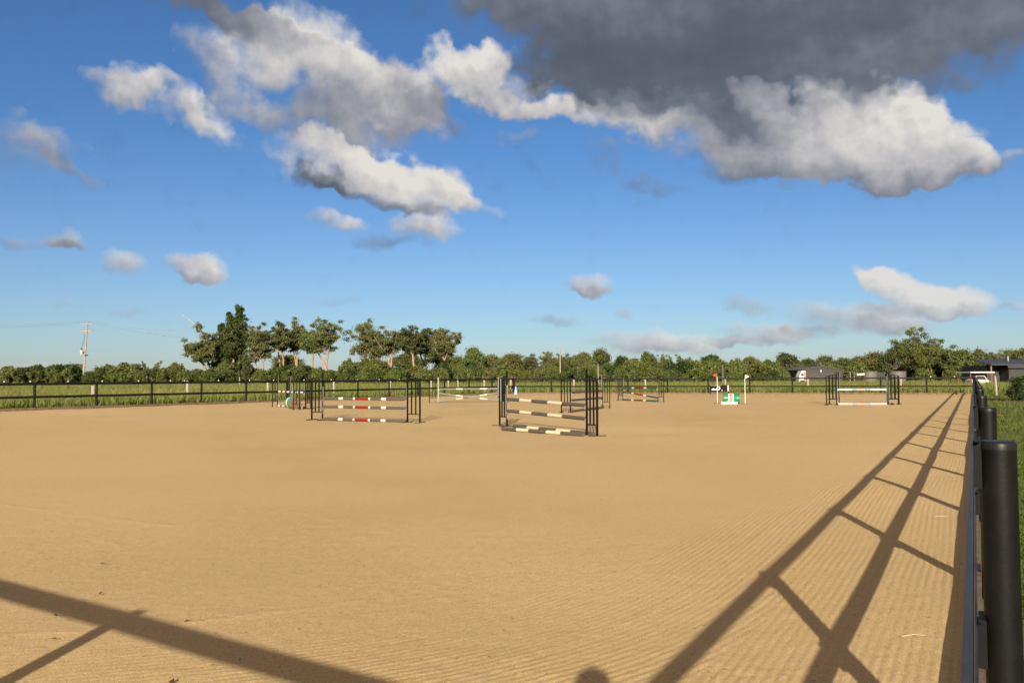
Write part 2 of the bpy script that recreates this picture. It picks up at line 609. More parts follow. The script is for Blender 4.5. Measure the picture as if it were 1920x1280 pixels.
def nz(scale, det, rough=.55):
    n = nt.nodes.new('ShaderNodeTexNoise')
    n.inputs['Scale'].default_value = scale
    n.inputs['Detail'].default_value = det
    n.inputs['Roughness'].default_value = rough
    nt.links.new(t.outputs['Object'], n.inputs['Vector'])
    return n.outputs['Fac']


def rmp(x, stops_):
    r = nt.nodes.new('ShaderNodeValToRGB')
    e = r.color_ramp.elements
    while len(e) < len(stops_):
        e.new(.5)
    for q, (p, c) in zip(e, stops_):
        q.position = p
        q.color = (*c, 1)
    nt.links.new(x, r.inputs[0])
    return r.outputs[0]


def mul(a_, b_, fac=1.0):
    m = nt.nodes.new('ShaderNodeMix')
    m.data_type = 'RGBA'
    m.blend_type = 'MULTIPLY'
    m.inputs[0].default_value = fac
    nt.links.new(a_, m.inputs[6])
    nt.links.new(b_, m.inputs[7])
    return m.outputs[2]


c0 = rmp(nz(.22, 6), [(.3, (.535, .390, .202)), (.7, (.595, .436, .232))])
c1 = mul(c0, rmp(nz(220, 3), [(.36, (.66, .63, .58)), (.5, (1, 1, 1)), (.64, (1.34, 1.33, 1.31))]))
c2 = mul(c1, rmp(nz(52, 4, .7), [(.36, (.84, .82, .79)), (.48, (1, 1, 1)), (.66, (1.10, 1.10, 1.09))]))
c3 = mul(c2, rmp(nz(.06, 3), [(.3, (.93, .92, .90)), (.7, (1.06, 1.06, 1.06))]))
vo = nt.nodes.new('ShaderNodeTexVoronoi')
vo.inputs['Scale'].default_value = 7.0
nt.links.new(t.outputs['Object'], vo.inputs['Vector'])
c4 = mul(c3, rmp(vo.outputs['Distance'], [(.06, (.60, .54, .47)), (.10, (1, 1, 1))]))
nt.links.new(c4, b.inputs['Base Color'])
bp = nt.nodes.new('ShaderNodeBump')
bp.inputs['Strength'].default_value = .55
bp.inputs['Distance'].default_value = .006
nt.links.new(nz(120, 4, .65), bp.inputs['Height'])
bp2 = nt.nodes.new('ShaderNodeBump')
bp2.inputs['Strength'].default_value = .12
bp2.inputs['Distance'].default_value = .02
nt.links.new(nz(14, 5, .6), bp2.inputs['Height'])
nt.links.new(bp.outputs[0], bp2.inputs['Normal'])
nt.links.new(bp2.outputs[0], b.inputs['Normal'])

W_, L_ = (N1 - N0).length, (F0 - N0).length
pl = np.concatenate([np.arange(0, 3.6, .0125), np.arange(3.6, 9.4, .018), np.arange(9.4, 14, .1), np.arange(14, W_, .5), [W_]])
ql = np.concatenate([np.arange(0, 7.5, .022), np.arange(7.5, 20, .1), np.arange(20, L_, .35), [L_]])
Pq, Qq = np.meshgrid(pl, ql, indexing='ij')
uu, vv = Pq / W_, Qq / L_
XY = [(np.array(N0[i]) * (1 - uu) + N1[i] * uu) * (1 - vv) + (F0[i] * (1 - uu) + F1[i] * uu) * vv for i in (0, 1)]
RC = 6.8
pa_, qa_ = Pq - 1.3, Qq + .4
inc = (pa_ < RC) & (qa_ < RC)
dist2 = np.where(inc, RC - np.hypot(RC - pa_, RC - qa_), np.minimum(pa_, qa_)) + 1.3
seam = 1.32 + (vnoise(XY[0] * .7, XY[1] * .7, 9) - .5) * .25
dist = np.where(Pq < seam, Pq, dist2)
wob = (vnoise(XY[0] * .9, XY[1] * .9, 3) - .5) * .022 + (vnoise(XY[0] * .25, XY[1] * .25, 4) - .5) * .10
ph = (dist + wob) / .060
furrow = np.exp(-(((ph % 1.0) - .5) / .15) ** 2)
ridge = 1 - furrow
fade = np.clip((3.9 - dist) / 1.4, 0, 1)
amp = .0003 + fade * (.0012 + .0027 * np.clip((3.0 - Pq) / 1.0, 0, 1) + .0022 * np.clip((5.0 - Qq) / 1.5, 0, 1) * np.clip((Pq - 2.0) / 1.5, 0, 1))
amp *= (.35 + 1.2 * vnoise(XY[0] * 1.1, XY[1] * 1.1, 7)) * (.55 + .9 * vnoise(XY[0] * 14, XY[1] * 14, 8))
hgt = ridge * amp
for k_ in range(1, 6):                                   # crests where one pass of the harrow met the next
    c_ = 1.85 * k_ + (vnoise(XY[0] * .2, XY[1] * .2, 20 + k_) - .5) * .5
    hgt += .007 * np.exp(-((dist - c_) / .05) ** 2) * vnoise(XY[0] * 1.2, XY[1] * 1.2, 40 + k_) * vnoise(XY[0] * 16, XY[1] * 16, 60 + k_)
hgt += (vnoise(XY[0] * 6, XY[1] * 6, 50) - .5) * .003 + (vnoise(XY[0] * 18, XY[1] * 18, 51) - .5) * .002
hgt += (vnoise(XY[0] * .5, XY[1] * .5, 52) - .5) * .03
hgt += .03 * np.exp(-Pq / .10) * vnoise(XY[0] * 2.2, XY[1] * 2.2, 53)
hgt += .012
sv = np.stack([XY[0], XY[1], hgt], -1).reshape(-1, 3)
ni, nj = Pq.shape
ii, jj = np.meshgrid(np.arange(ni - 1), np.arange(nj - 1), indexing='ij')
ix = (ii * nj + jj).ravel()
sf = np.stack([ix, ix + nj, ix + nj + 1, ix + 1], -1)[:, ::-1]
sand = obj('arena_sand', np_mesh('arena_sand', sv, sf, sm_, smooth=True))
tag(sand, kind='structure')

# ------------------------------------------------------------------ fences
M_post = mat('black_plastic_post', (.0075, .0070, .0065), .5, var=.3, scale=9, bump=.05, bscale=60, spec=.16)
M_cap = mat('black_plastic_cap', (.012, .012, .012), .42, var=.2, spec=.25)
M_rail = mat('black_rail_strip', (.009, .0085, .008), .6, var=.25, scale=5, spec=.16)
M_sheen = mat('worn_sheen_edge', (.030, .030, .032), .45, var=.4, scale=8, spec=.35)  # worn grey edge, lightened further to stand for its sky reflection
M_brack = mat('bracket_plastic', (.008, .008, .008), .6, spec=.15)
M_board = mat('weathered_sleeper', (.15, .10, .065), .85, var=.35, scale=7, bump=.6, bscale=30)
M_rust = mat('rust_steel', (.10, .035, .022), .7, var=.3, scale=14)
PR, PH, RT, RH, RM = .0585, 1.365, 1.335, .115, .71


def post_mesh(n=24):
    m = MB()
    m.tube([(0, 0, -.3), (0, 0, PH - .012)], PR, n)
    return m.mesh('post', M_post)


def cap_mesh(n=24):
    m = MB()
    m.tube([(0, 0, PH - .03), (0, 0, PH - .010), (0, 0, PH - .002), (0, 0, PH)], [PR + .001, PR + .001, PR - .002, PR - .008], n)
    return m.mesh('cap', M_cap)


POST, CAP = post_mesh(), cap_mesh()
mb_ = MB()
for zc in (RT - RH / 2, RM - RH / 2):
    pass
BR = MB().box((0, 0, 0), (.03, .05, RH + .05)).box((0, 0, RH / 2 + .032), (.022, .13, .012)).mesh('bracket', M_brack)


def fence(label, a, b, n, first=None, spacing=None, inner=None, rust_end=False, drop=0.0, poff=.078):
    """posts stand outside the rails; inner is the unit vector to the arena"""
    a, b = Vector(a), Vector(b)
    d = (b - a)
    L = d.length
    d.normalize()
    rz = math.atan2(d.y, d.x)
    root = empty('rail_fence', a, label, 'fence')
    off = -inner * poff
    if first is None:
        pos = [L * k / n for k in range(n + 1)]
    else:
        pos = [0.0]
        s = first
        while s < L - 1:
            pos.append(s)
            s += spacing
        pos.append(L)
    side = Vector((0, 0, 1)).cross(d)
    sgn = 1 if side.dot(inner) > 0 else -1
    for k, s in enumerate(pos):
        p = obj('post', POST, root, d * s + off + Vector((random.uniform(-.006, .006), random.uniform(-.006, .006), random.uniform(-.012, .004) - drop)), random.uniform(0, 3))
        p.rotation_euler = (random.uniform(-.006, .006), random.uniform(-.006, .006), random.uniform(0, 6))
        obj('cap', CAP, p)
        for zt in (RT, RM):
            obj('bracket', BR, root, d * s - inner * .018 + Vector((0, 0, zt - RH / 2)), rz + PI / 2)
    for zt in (RT, RM):
        m = MB()
        for k in range(len(pos) - 1):
            s0, s1 = pos[k], pos[k + 1]
            for q in range(4):
                t0, t1 = s0 + (s1 - s0) * q / 4, s0 + (s1 - s0) * (q + 1) / 4
                z0, z1 = (-.008 * (1 - (2 * x - 1) ** 2) for x in (q / 4, (q + 1) / 4))
                m.bar(d * t0 + Vector((0, 0, zt - RH / 2 + z0)), d * t1 + Vector((0, 0, zt - RH / 2 + z1)), .007, RH)
        rl = m.build('rail', M_rail, root)
        m = MB()
        for k in range(len(pos) - 1):
            for q in range(4):
                t0, t1 = (pos[k] + (pos[k + 1] - pos[k]) * w_ / 4 for w_ in (q, q + 1))
                z0, z1 = (-.008 * (1 - (2 * x - 1) ** 2) for x in (q / 4, (q + 1) / 4))
                m.bar(d * t0 + Vector((0, 0, zt + .003 + z0)), d * t1 + Vector((0, 0, zt + .003 + z1)), .009, .006)
        m.build('sheen_strip', M_sheen, rl)  # added strip whose lighter colour carries the sky sheen of the rail top
    for k in range(len(pos) - 1):
        s0, s1 = pos[k] + .004, pos[k + 1] - .004
        z = .145 + random.uniform(-.012, .012)
        MB().bar(d * s0 + Vector((0, 0, z / 2 - .1)) + inner * -.005, d * s1 + Vector((0, 0, z / 2 - .1 + random.uniform(-.006, .006))) + inner * -.005, .045, z + .2).build('edge_board', M_board, root)
    if rust_end:
        MB().box(-inner * .19 + Vector((0, 0, .74)), (.12, .12, 1.56)).box(-inner * .19 + Vector((.2, 0.02, .74)), (.12, .12, 1.56)).build('corner_post', M_rust, root)
    return root


far_in = (Vector((0, 0, 1)).cross((F1 - F0).normalized()))
if far_in.y > 0:
    far_in = -far_in
left_in = Vector((0, 0, 1)).cross(ldir)
if left_in.x < 0:
    left_in = -left_in
S1 = 3.50 - N0.length
fence('black plastic rail fence on the right running from the near post to the far corner', N0 - E_ * .011, F0 - E_ * .011, 20, first=S1, spacing=3.72, inner=-E_, poff=.089)
fence('black two-rail fence across the far end of the sand arena', F0 + far_in * .0, F1, 11, inner=far_in)
fence('black two-rail fence along the left side of the arena, cut by the left frame edge', F1, N1, 20, inner=left_in, rust_end=True)
fence('near black fence behind the viewer that throws the rail shadow bottom left', N0 - NE * .03, N1, 12, first=(G(246, 1166) - _sh - N0).length, spacing=3.72, inner=Vector((-NE.y, NE.x, 0)), drop=.03)

# ------------------------------------------------------------------ show jumps
M_blk = mat('black_stand_steel', (.009, .0075, .007), .7, var=.3, scale=12, spec=.12)
M_galv = mat('galvanised_steel', (.30, .30, .30), .6, .3, var=.15, scale=20)
M_dark = mat('dark_hole', (.02, .02, .02), .7)
POLEC = {
    'grey': (.098, .083, .070), 'cream': (.62, .56, .42), 'white': (.60, .58, .54), 'red': (.23, .018, .012),
    'black': (.03, .026, .024), 'dkgrey': (.10, .085, .075), 'teal': (.035, .085, .095), 'blue': (.20, .36, .48),
    'pink': (.70, .36, .29), 'lgrey': (.21, .205, .18), 'pinkwhite': (.62, .50, .45), 'brown': (.13, .085, .070)}


def pmat(c):
    return mat('pole_paint_' + c, POLEC[c], .8, var=.10, scale=9, bump=.1, bscale=25, spec=.2)


def stand(inner, outward, label, group, hin=1.72, hout=1.48, w=.52, track=(.55, 1.2), metal=M_blk, feet=True, bars=2, cups=(), cup_dir=None, white=False):
    """a wing: tall inner post with a track for the cups, short outer post, bars between"""
    o = outward.normalized()
    n = Vector((-o.y, o.x, 0))
    root = empty('jump_stand', inner, label, 'jump stand', group)
    T = .045
    zc = .30
    if white:
        MB().box((0, 0, hin / 2), (T, T, hin), (o, n, Vector((0, 0, 1)))).build('inner_post', M_galv, root)
    else:
        MB().box((0, 0, hin / 2), (T, T, hin), (o, n, Vector((0, 0, 1)))).build('inner_post', metal, root)
    MB().box(o * w + Vector((0, 0, hout / 2)), (T, T, hout), (o, n, Vector((0, 0, 1)))).build('outer_post', metal, root)
    htop = hout + (hin - hout) * .42
    MB().bar(o * .024 + Vector((0, 0, htop)), o * (w + .02) + Vector((0, 0, hout + .012)), .03, .025).build('top_rail', metal, root)
    MB().bar(o * .024 + Vector((0, 0, zc)), o * (w - .024) + Vector((0, 0, zc)), .03, .03).build('bottom_rail', metal, root)
    for k in range(bars):
        q = (k + 1) / (bars + 1)
        zt = htop + (hout - htop) * q - .012
        MB().box(o * (w * q) + Vector((0, 0, (zt + zc) / 2)), (.036, .036, zt - zc - .03), (o, n, Vector((0, 0, 1)))).build('bar', metal, root)
    if feet:
        for s in (0, w):
            m = MB()
            m.bar(o * s - n * .27 + Vector((0, 0, .022)), o * s - n * .024 + Vector((0, 0, .022)), .04, .03)
            m.bar(o * s + n * .024 + Vector((0, 0, .022)), o * s + n * .27 + Vector((0, 0, .022)), .04, .03)
            m.build('foot', metal, root)
    if track:
        z0, z1 = track
        tr = MB().box(-o * .0285 + Vector((0, 0, (z0 + z1) / 2)), (.010, .04, z1 - z0), (o, n, Vector((0, 0, 1)))).build('cup_track', M_galv, root)
        m = MB()
        z = z0 + .05
        while z < z1 - .03:
            m.box(-o * .034 + Vector((0, 0, z)), (.004, .018, .026), (o, n, Vector((0, 0, 1))))
            z += .075
        m.build('hole_row', M_dark, tr)
    for zc_ in cups:
        m = MB()
        m.box(-o * .042 + Vector((0, 0, zc_ - .055)), (.02, .08, .1), (o, n, Vector((0, 0, 1))))
        m.box(-o * .075 + Vector((0, 0, zc_ - .068)), (.07, .09, .014), (o, n, Vector((0, 0, 1))))
        m.build('cup', M_galv, root)
    return root


def pole(a, b, bands, label, group, r=.05):
    """bands: list of (colour, share of the length)"""
    a, b = Vector(a), Vector(b)
    cols = []
    for c, _ in bands:
        if c not in cols:
            cols.append(c)
    m = MB()
    tot = sum(q for _, q in bands)
    s = 0
    d = b - a
    mid = (a + b) / 2
    for i, (c, q) in enumerate(bands):
        s1 = s + q / tot
        m.tube([a + d * s - mid, a + d * s1 - mid], r + random.uniform(-.0006, .0006), 12, True, cols.index(c))
        s = s1
    o = m.build('jump_pole', [pmat(c) for c in cols], None, mid)
    return tag(o, label, 'jump pole', group)


def hz(v, z):
    return Vector((v.x, v.y, z))


def jump(li, ri, group, lab, specs, lw=None, rw=None, lkw=None, rkw=None, r=.05, lwing=None, rwing=None):
    """li, ri: feet of the inner posts; specs: list of (z left, z right, forward offset, bands, label)"""
    d = (ri - li)
    L = d.length
    d.normalize()
    n = Vector((d.y, -d.x, 0))
    if n.y > 0:
        n = -n
    cl = [s[0] for s in specs if s[0] > .3]
    crr = [s[1] for s in specs if s[1] > .3]
    kwl, kwr = dict(cups=cl), dict(cups=crr)
    kwl.update(lkw or {})
    kwr.update(rkw or {})
    stand(li, lwing if lwing is not None else -d, 'left-hand ' + lab, group, **kwl)
    stand(ri, rwing if rwing is not None else d, 'right-hand ' + lab, group, **kwr)
    for zl, zr, off, bands, pl_ in specs:
        pole(hz(li, zl) + d * .04 + n * off, hz(ri, zr) - d * .04 + n * off, bands, pl_, group, r)
    return d, n, L


# jump with the red banded poles
g1 = 'the jump with red centre bands'
bnd = [('grey', .20), ('white', .055), ('grey', .125), ('white', .02), ('red', .165), ('white', .02), ('grey', .13), ('white', .055), ('grey', .23)]
jump(G(604.7, 788), G(764, 792.8), g1, 'black wing stand of the jump with red banded poles', [
    (.80, .80, 0, bnd, 'top grey pole with red centre band in the front left jump'),
    (.50, .50, 0, bnd, 'middle grey pole with red centre band in the front left jump'),
    (.062, .062, .02, bnd, 'grey pole with red centre band lying on the sand, front left jump')],
    lkw=dict(track=(.22, 1.22)), rkw=dict(track=(.3, 1.2)))
# jump with cream banded poles
g2 = 'the jump with cream banded poles'
bn2 = [('grey', .19), ('cream', .165), ('grey', .21), ('cream', .175), ('grey', .26)]
l2, r2 = G(950.5, 800), G(1100.5, 816.8)
d2, n2_, L2 = jump(l2, r2, g2, 'black wing stand of the front centre jump with cream banded poles', [
    (.86, .80, 0, bn2, 'top grey and cream pole of the front centre jump'),
    (.50, .45, 0, bn2, 'second grey and cream pole of the front centre jump')],
    lkw=dict(track=(.25, 1.30), w=.50), rkw=dict(w=.50))
bng = [('grey', .20), ('cream', .16), ('grey', .22), ('cream', .17), ('grey', .25)]
pa, pb = G(942, 807), G(1094, 819.5)
pole(hz(pa, .062), hz(pb, .062), bng, 'front grey and cream ground pole under the front centre jump', g2)
pa, pb = G(963, 802.5), G(1113, 817.5)
pole(hz(pa, .062) , hz(pb, .062), bng, 'rear grey and cream ground pole under the front centre jump', g2)
# black and white jump with the drum, far left
g3 = 'the black and white jump with the drum'
bn3 = [('black', .04)] + [('white', .09), ('black', .065)] * 5 + [('white', .10), ('black', .05)]
l3, r3 = G(520.5, 762.5), G(573, 766.5)
jump(l3, r3, g3, 'dark wing stand of the black and white jump, back left', [
    (.80, .80, 0, bn3, 'raised black and white pole above the drum, back left'),
    (.062, .062, .03, bn3, 'black and white pole on the sand by the drum, back left')],
    lkw=dict(track=(.1, 1.62), w=.26, bars=1), rkw=dict(w=.30), lwing=Vector((-1, -.35, 0)), rwing=Vector((1, -.4, 0)))
stand(G(550, 768.6), Vector((1, .15, 0)), 'black wing stand right in front of the drum, back left', g3, w=.29, bars=1)
stand(G(543.5, 761), Vector((-1, -.3, 0)), 'dark wing stand half hidden behind the drum, back left', g3, w=.10, bars=1, track=(.1, 1.6))
# crossed poles
g4 = 'the jump with crossed poles'
bn4 = [('lgrey', .28), ('pinkwhite', .11), ('lgrey', .28), ('pinkwhite', .12), ('lgrey', .21)]
l4, r4 = G(821.5, 754.8), G(938.8, 754.2)
lift4 = Vector((0, .0, 0))
jump(l4, r4, g4, 'galvanised wing stand of the jump with crossed poles', [
    (.80, .82, -.12, bn4, 'level pale grey pole above the crossed poles'),
    (.56, .10, .08, bn4, 'pale grey crossed pole falling from left to right'),
    (.07, .58, -.04, bn4, 'pale grey crossed pole rising from left to right')],
    lkw=dict(white=True, hin=1.5, hout=1.40, w=.52, track=(.1, 1.45)), rkw=dict(white=True, hin=1.48, hout=1.38, w=.35, track=(.1, 1.4)), r=.045)
stand(G(934.5, 752.6), Vector((1, .3, 0)), 'rear galvanised stand of the crossed-pole jump, behind the cream banded jump', g4, white=True, hin=1.5, hout=1.4, w=.3)
# dark poles
g5 = 'the jump with dark brown poles'
bn5 = [('dkgrey', .36), ('brown', .28), ('dkgrey', .36)]
jump(G(1069.5, 773.3), G(1130, 765.8), g5, 'black wing stand of the dark-poled jump behind the cream banded one', [
    (.86, .86, 0, bn5, 'top dark brown pole of the centre rear jump'),
    (.52, .52, 0, bn5, 'middle dark brown pole of the centre rear jump'),
    (.062, .062, .04, bn5, 'dark brown pole on the sand in the centre rear jump')],
    lkw=dict(w=.40, track=None), rkw=dict(w=.34, track=(.2, 1.62)), lwing=Vector((-1, -.25, 0)), rwing=Vector((1, -.1, 0)))
# teal jump
g6 = 'the jump with teal poles'
bn6 = [('teal', .28), ('white', .065), ('red', .28), ('white', .08), ('teal', .295)]
jump(G(1168, 750.6), G(1233.8, 753.6), g6, 'black wing stand of the jump with teal and red poles', [
    (.78, .82, 0, bn6, 'top teal pole with red centre, nearly level'),
    (.56, .26, .03, bn6, 'slanting teal pole with red centre'),
    (.062, .062, .05, bn6, 'teal pole with red centre lying on the sand')],
    lkw=dict(w=.30, hin=1.5, hout=1.3, track=(.1, 1.46)), rkw=dict(w=.33, hin=1.72, track=(.3, 1.1)), lwing=Vector((-1, -.1, 0)), rwing=Vector((1, -.1, 0)))
# pale jump on the right
g8 = 'the pale blue and white jump'
bn8 = [('white', .29), ('blue', .115), ('pink', .15), ('blue', .12), ('white', .325)]
l8, r8 = G(1569, 759.4), G(1663.5, 759.2)
jump(l8, r8, g8, 'front black wing stand of the white and pale blue jump', [
    (.80, .80, 0, bn8, 'raised white pole with pale blue and pink bands'),
    (.062, .062, .04, bn8, 'white pole with pale blue and pink bands on the sand')],
    lkw=dict(w=.52, track=(.1, 1.3)), rkw=dict(w=.56, track=(.1, 1.5)))
stand(G(1573.5, 757.6), Vector((-1, 0, 0)), 'rear black wing stand at the left of the white and pale blue jump', g8, w=.52, track=(.1, 1.7))
stand(G(1666, 757.6), Vector((1, 0, 0)), 'rear black wing stand at the right of the white and pale blue jump', g8, w=.56, track=(.1, 1.6))
m = MB()
m.tube([(-.09, 0, .06), (-.05, .01, .075), (.03, 0, .07), (.09, -.01, .05)], [.02, .05, .055, .02], 8)
tag(m.build('dung_lump', mat('dark_lump', (.03, .02, .015), .9), None, G(1673.5, 759.5, .012)), 'small dark lump on the sand beside the pale blue jump', 'lump')

# drums
M_green = mat('drum_green', (.012, .20, .085), .42, var=.14, scale=5)
M_green2 = mat('drum_faded_teal', (.06, .22, .15), .5, var=.25, scale=7)
M_dwhite = mat('drum_white', (.74, .70, .60), .5)
M_drust = mat('drum_rust', (.16, .075, .04), .75, var=.3, scale=10)
M_dred = mat('drum_red_print', (.30, .02, .02), .6)


def drum(loc, ax, label, mg, mend, band, text=None):
    root = empty('steel_drum', loc, label, 'drum')
    ax = Vector(ax).normalized()
    r_, hl = .285, .44
    up = Vector((0, 0, 1))
    c = up * r_
    prof = [(-hl, r_ - .012), (-hl + .012, r_), (-hl + .03, r_ - .006), (band[0], r_ - .006)]
    m = MB()
    m.tube([c + ax * s for s, _ in prof], [q for _, q in prof], 32, False)
    m.tube([c + ax * s for s in (band[1], .16, .172, .184, hl - .03, hl - .012, hl)], [r_ - .006, r_ - .006, r_ + .003, r_ - .006, r_ - .006, r_, r_ - .012], 32, False)
    m.build('shell', mg, root)
    MB().tube([c + ax * band[0], c + ax * band[1]], r_ - .0062, 32, False).build('painted_band', M_dwhite, root)
    for s in (-1, 1):
        MB().tube([c + ax * (s * (hl - .022)), c + ax * (s * (hl - .014))], r_ - .012, 32, True).build('end_plate', mend if s > 0 else mg, root)
    MB().tube([c + ax * (hl - .014) + up * .17, c + ax * (hl - .002) + up * .17], .035, 10).build('bung', M_dark, root)
    if text:
        cu = bpy.data.curves.new('lettering', 'FONT')
        cu.body = text
        cu.size = .24
        cu.offset = .010
        cu.align_x = 'CENTER'
        cu.align_y = 'CENTER'
        cu.resolution_u = 2
        to = bpy.data.objects.new('lettering', cu)
        COL.objects.link(to)
        dg = bpy.context.evaluated_depsgraph_get()
        me = bpy.data.meshes.new_from_object(to.evaluated_get(dg))
        bpy.data.objects.remove(to)
        me.materials.clear()
        me.materials.append(M_dred)
        # facing the camera side, letters run down round the drum
        side = up.cross(ax)
        if side.y > 0:
            side = -side
        mid = (band[0] + band[1]) / 2
        for v in me.vertices:
            a = v.co.x / r_ - .30
            rr = r_ - .0035
            p = c + ax * (mid + v.co.y) + (side * math.cos(a) - up * math.sin(a)) * rr
            v.co = p
        obj('lettering', me, root)
    return root


dr = drum(hz(G(1371.5, 757.2), .012), (1, -.22, 0), 'green steel drum with white band and red lettering between the flags', M_green, M_green, (-.16, .11), 'Castrol')
MB().box((-.30, -.02, .13), (.05, .004, .05)).build('label_patch', M_dwhite, dr).location = (0, -.24, 0)
drum(hz(G(548.5, 766.2), .012), (.62, -1, 0), 'faded green drum with brown end under the black and white jump', M_green2, M_drust, (-.22, -.05))
m = MB().box((0, 0, .07), (.86, .10, .13))
tag(m.build('white_plank', mat('plank_white', (.78, .74, .66), .6), None, hz(G(1367.5, 758.2), .012), R(-3)), 'white plank lying on the sand in front of the green drum', 'plank')
# flags
for px, top, base, colr, sgn, lab in ((1345.2, 699.4, 757, (.62, .06, .03), -1, 'pole with small red pennant left of the green drum'),
                                     (1397.2, 702, 757.5, (.80, .76, .66), 1, 'pole with small white pennant right of the green drum')):
    p = G(px, base)
    hgt_ = AT(px, top, p.y).z
    root = empty('flag_marker', p, lab, 'flag')
    MB().tube([(0, 0, .03), (0, 0, hgt_ - .2)], .020, 8).build('pole', mat('flag_pole_white', (.66, .68, .55), .5), root)
    MB().tube([(0, 0, hgt_ - .2), (0, 0, hgt_)], .016, 8).build('pole_tip', mat('flag_tip', (.12, .07, .04), .6), root)
    MB().box((0, 0, .03), (.30, .22, .035)).build('base_plate', mat('flag_base_steel', (.12, .08, .06), .7), root)
    h0, h1 = hgt_ - .01, hgt_ - .22
    x0, x1 = sgn * .018, sgn * .25
    zc = (h0 + h1) / 2
    m = MB()
    m.add([(x0, -.003, h0), (x0, -.003, h1), (x0 + sgn * .12, -.03, zc - .045), (x1, .01, zc), (x0 + sgn * .12, -.03, zc + .06),
           (x0, .003, h0), (x0, .003, h1), (x0 + sgn * .12, -.024, zc - .045), (x1, .016, zc), (x0 + sgn * .12, -.024, zc + .06)],
          [(0, 1, 2, 4), (2, 3, 4), (9, 7, 6, 5), (9, 8, 7), (0, 4, 9, 5), (4, 3, 8, 9), (3, 2, 7, 8), (2, 1, 6, 7), (1, 0, 5, 6)])
    m.build('pennant', mat('pennant_%d' % sgn, colr, .8), root)
# cone
p = G(967, 739.2)
root = empty('traffic_cone', p, 'small pale blue cone at the far left corner of the arena', 'cone')
MB().box((0, 0, .02), (.34, .34, .03)).build('base', mat('cone_blue', (.22, .50, .62), .5), root)
MB().tube([(0, 0, .035), (0, 0, .62), (0, 0, .66)], [.15, .05, .03], 16).build('cone_body', mat('cone_blue2', (.26, .55, .66), .5), root)

# banner on the far fence
bc = (AT(1350, 728, 66) - AT(1349, 728, 66)).length
fd = (F0 - F1).normalized()


def on_far(px, py, off=0.0):
    """point of the far fence's plane, seen there"""
    d = ray(px, py)
    n = far_in
    t_ = (F1 + n * off - Vector((0, 0, H))).dot(n) / d.dot(n)
    return Vector((0, 0, H)) + d * t_


ba, bb = on_far(1331.5, 733.2, .03), on_far(1367, 733.4, .03)
top = on_far(1349, 721.8, .03).z
root = empty('advertising_banner', hz(ba, 0), 'black advertising banner with white emblem tied to the far fence', 'banner')
wid = (bb - ba).length
ux = (bb - ba).normalized()
ux.z = 0
ux.normalize()
zb = ba.z


def bpt(u, v, off=0.0):
    return ux * (u * wid) + Vector((0, 0, zb + (top - zb) * v)) + far_in * off


M_bb = mat('banner_black', (.008, .007, .008), .7, spec=.1)
M_bw = mat('banner_white', (.72, .70, .68), .6)
M_bo = mat('banner_brown', (.16, .055, .03), .6)


def bpoly(name, pts, m_, off):
    m = MB()
    n = len(pts)
    m.add([bpt(u, v, off) for u, v in pts] + [bpt(u, v, off - .003) for u, v in pts],
          [tuple(range(n)), tuple(reversed(range(n, 2 * n)))] + [(i, (i + 1) % n + 0, (i + 1) % n + n, i + n) for i in range(n)])
    m.build(name, m_, root)


bpoly('sheet', [(0, 0), (1, 0), (1, 1), (0, 1)], M_bb, 0)
bpoly('brown_panel', [(.69, .02), (.92, .02), (.92, .98), (.69, .98)], mat('banner_dark_brown', (.022, .010, .008), .7, spec=.1), .006)
bpoly('white_strip', [(.925, .02), (.985, .02), (.985, .98), (.925, .98)], M_bw, .006)
bpoly('text_line', [(.03, .90), (.58, .90), (.58, .97), (.03, .97)], mat('banner_grey', (.28, .24, .24), .6), .006)
bpoly('emblem', [(.06, .22), (.40, .16), (.42, .30), (.30, .36), (.17, .50), (.10, .36)], M_bw, .006)
hexo = [(.445 + .105 * math.cos(R(a)), .50 + .33 * math.sin(R(a))) for a in range(0, 360, 60)]
hexi = [(.445 + .055 * math.cos(R(a)), .50 + .17 * math.sin(R(a))) for a in range(0, 360, 60)]
m = MB()
for k in range(6):
    k2 = (k + 1) % 6
    m.add([bpt(*hexo[k], .010), bpt(*hexo[k2], .010), bpt(*hexi[k2], .010), bpt(*hexi[k], .010)], [(0, 1, 2, 3)])
m.build('emblem_ring', M_bw, root)
bpoly('small_mark', [(.615, .04), (.645, .04), (.655, .26), (.62, .30)], M_bw, .006)
for u in (.02, .98):
    q = bpt(u, 0, -.02)
    MB().box((q.x, q.y, zb / 2), (.05, .05, zb)).build('leg', M_bb, root)

# ------------------------------------------------------------------ vegetation
LEAF = tint_mat('leaf', .55, .22, .25)
GRASS = tint_mat('grass_blade', .6, .3, .15)


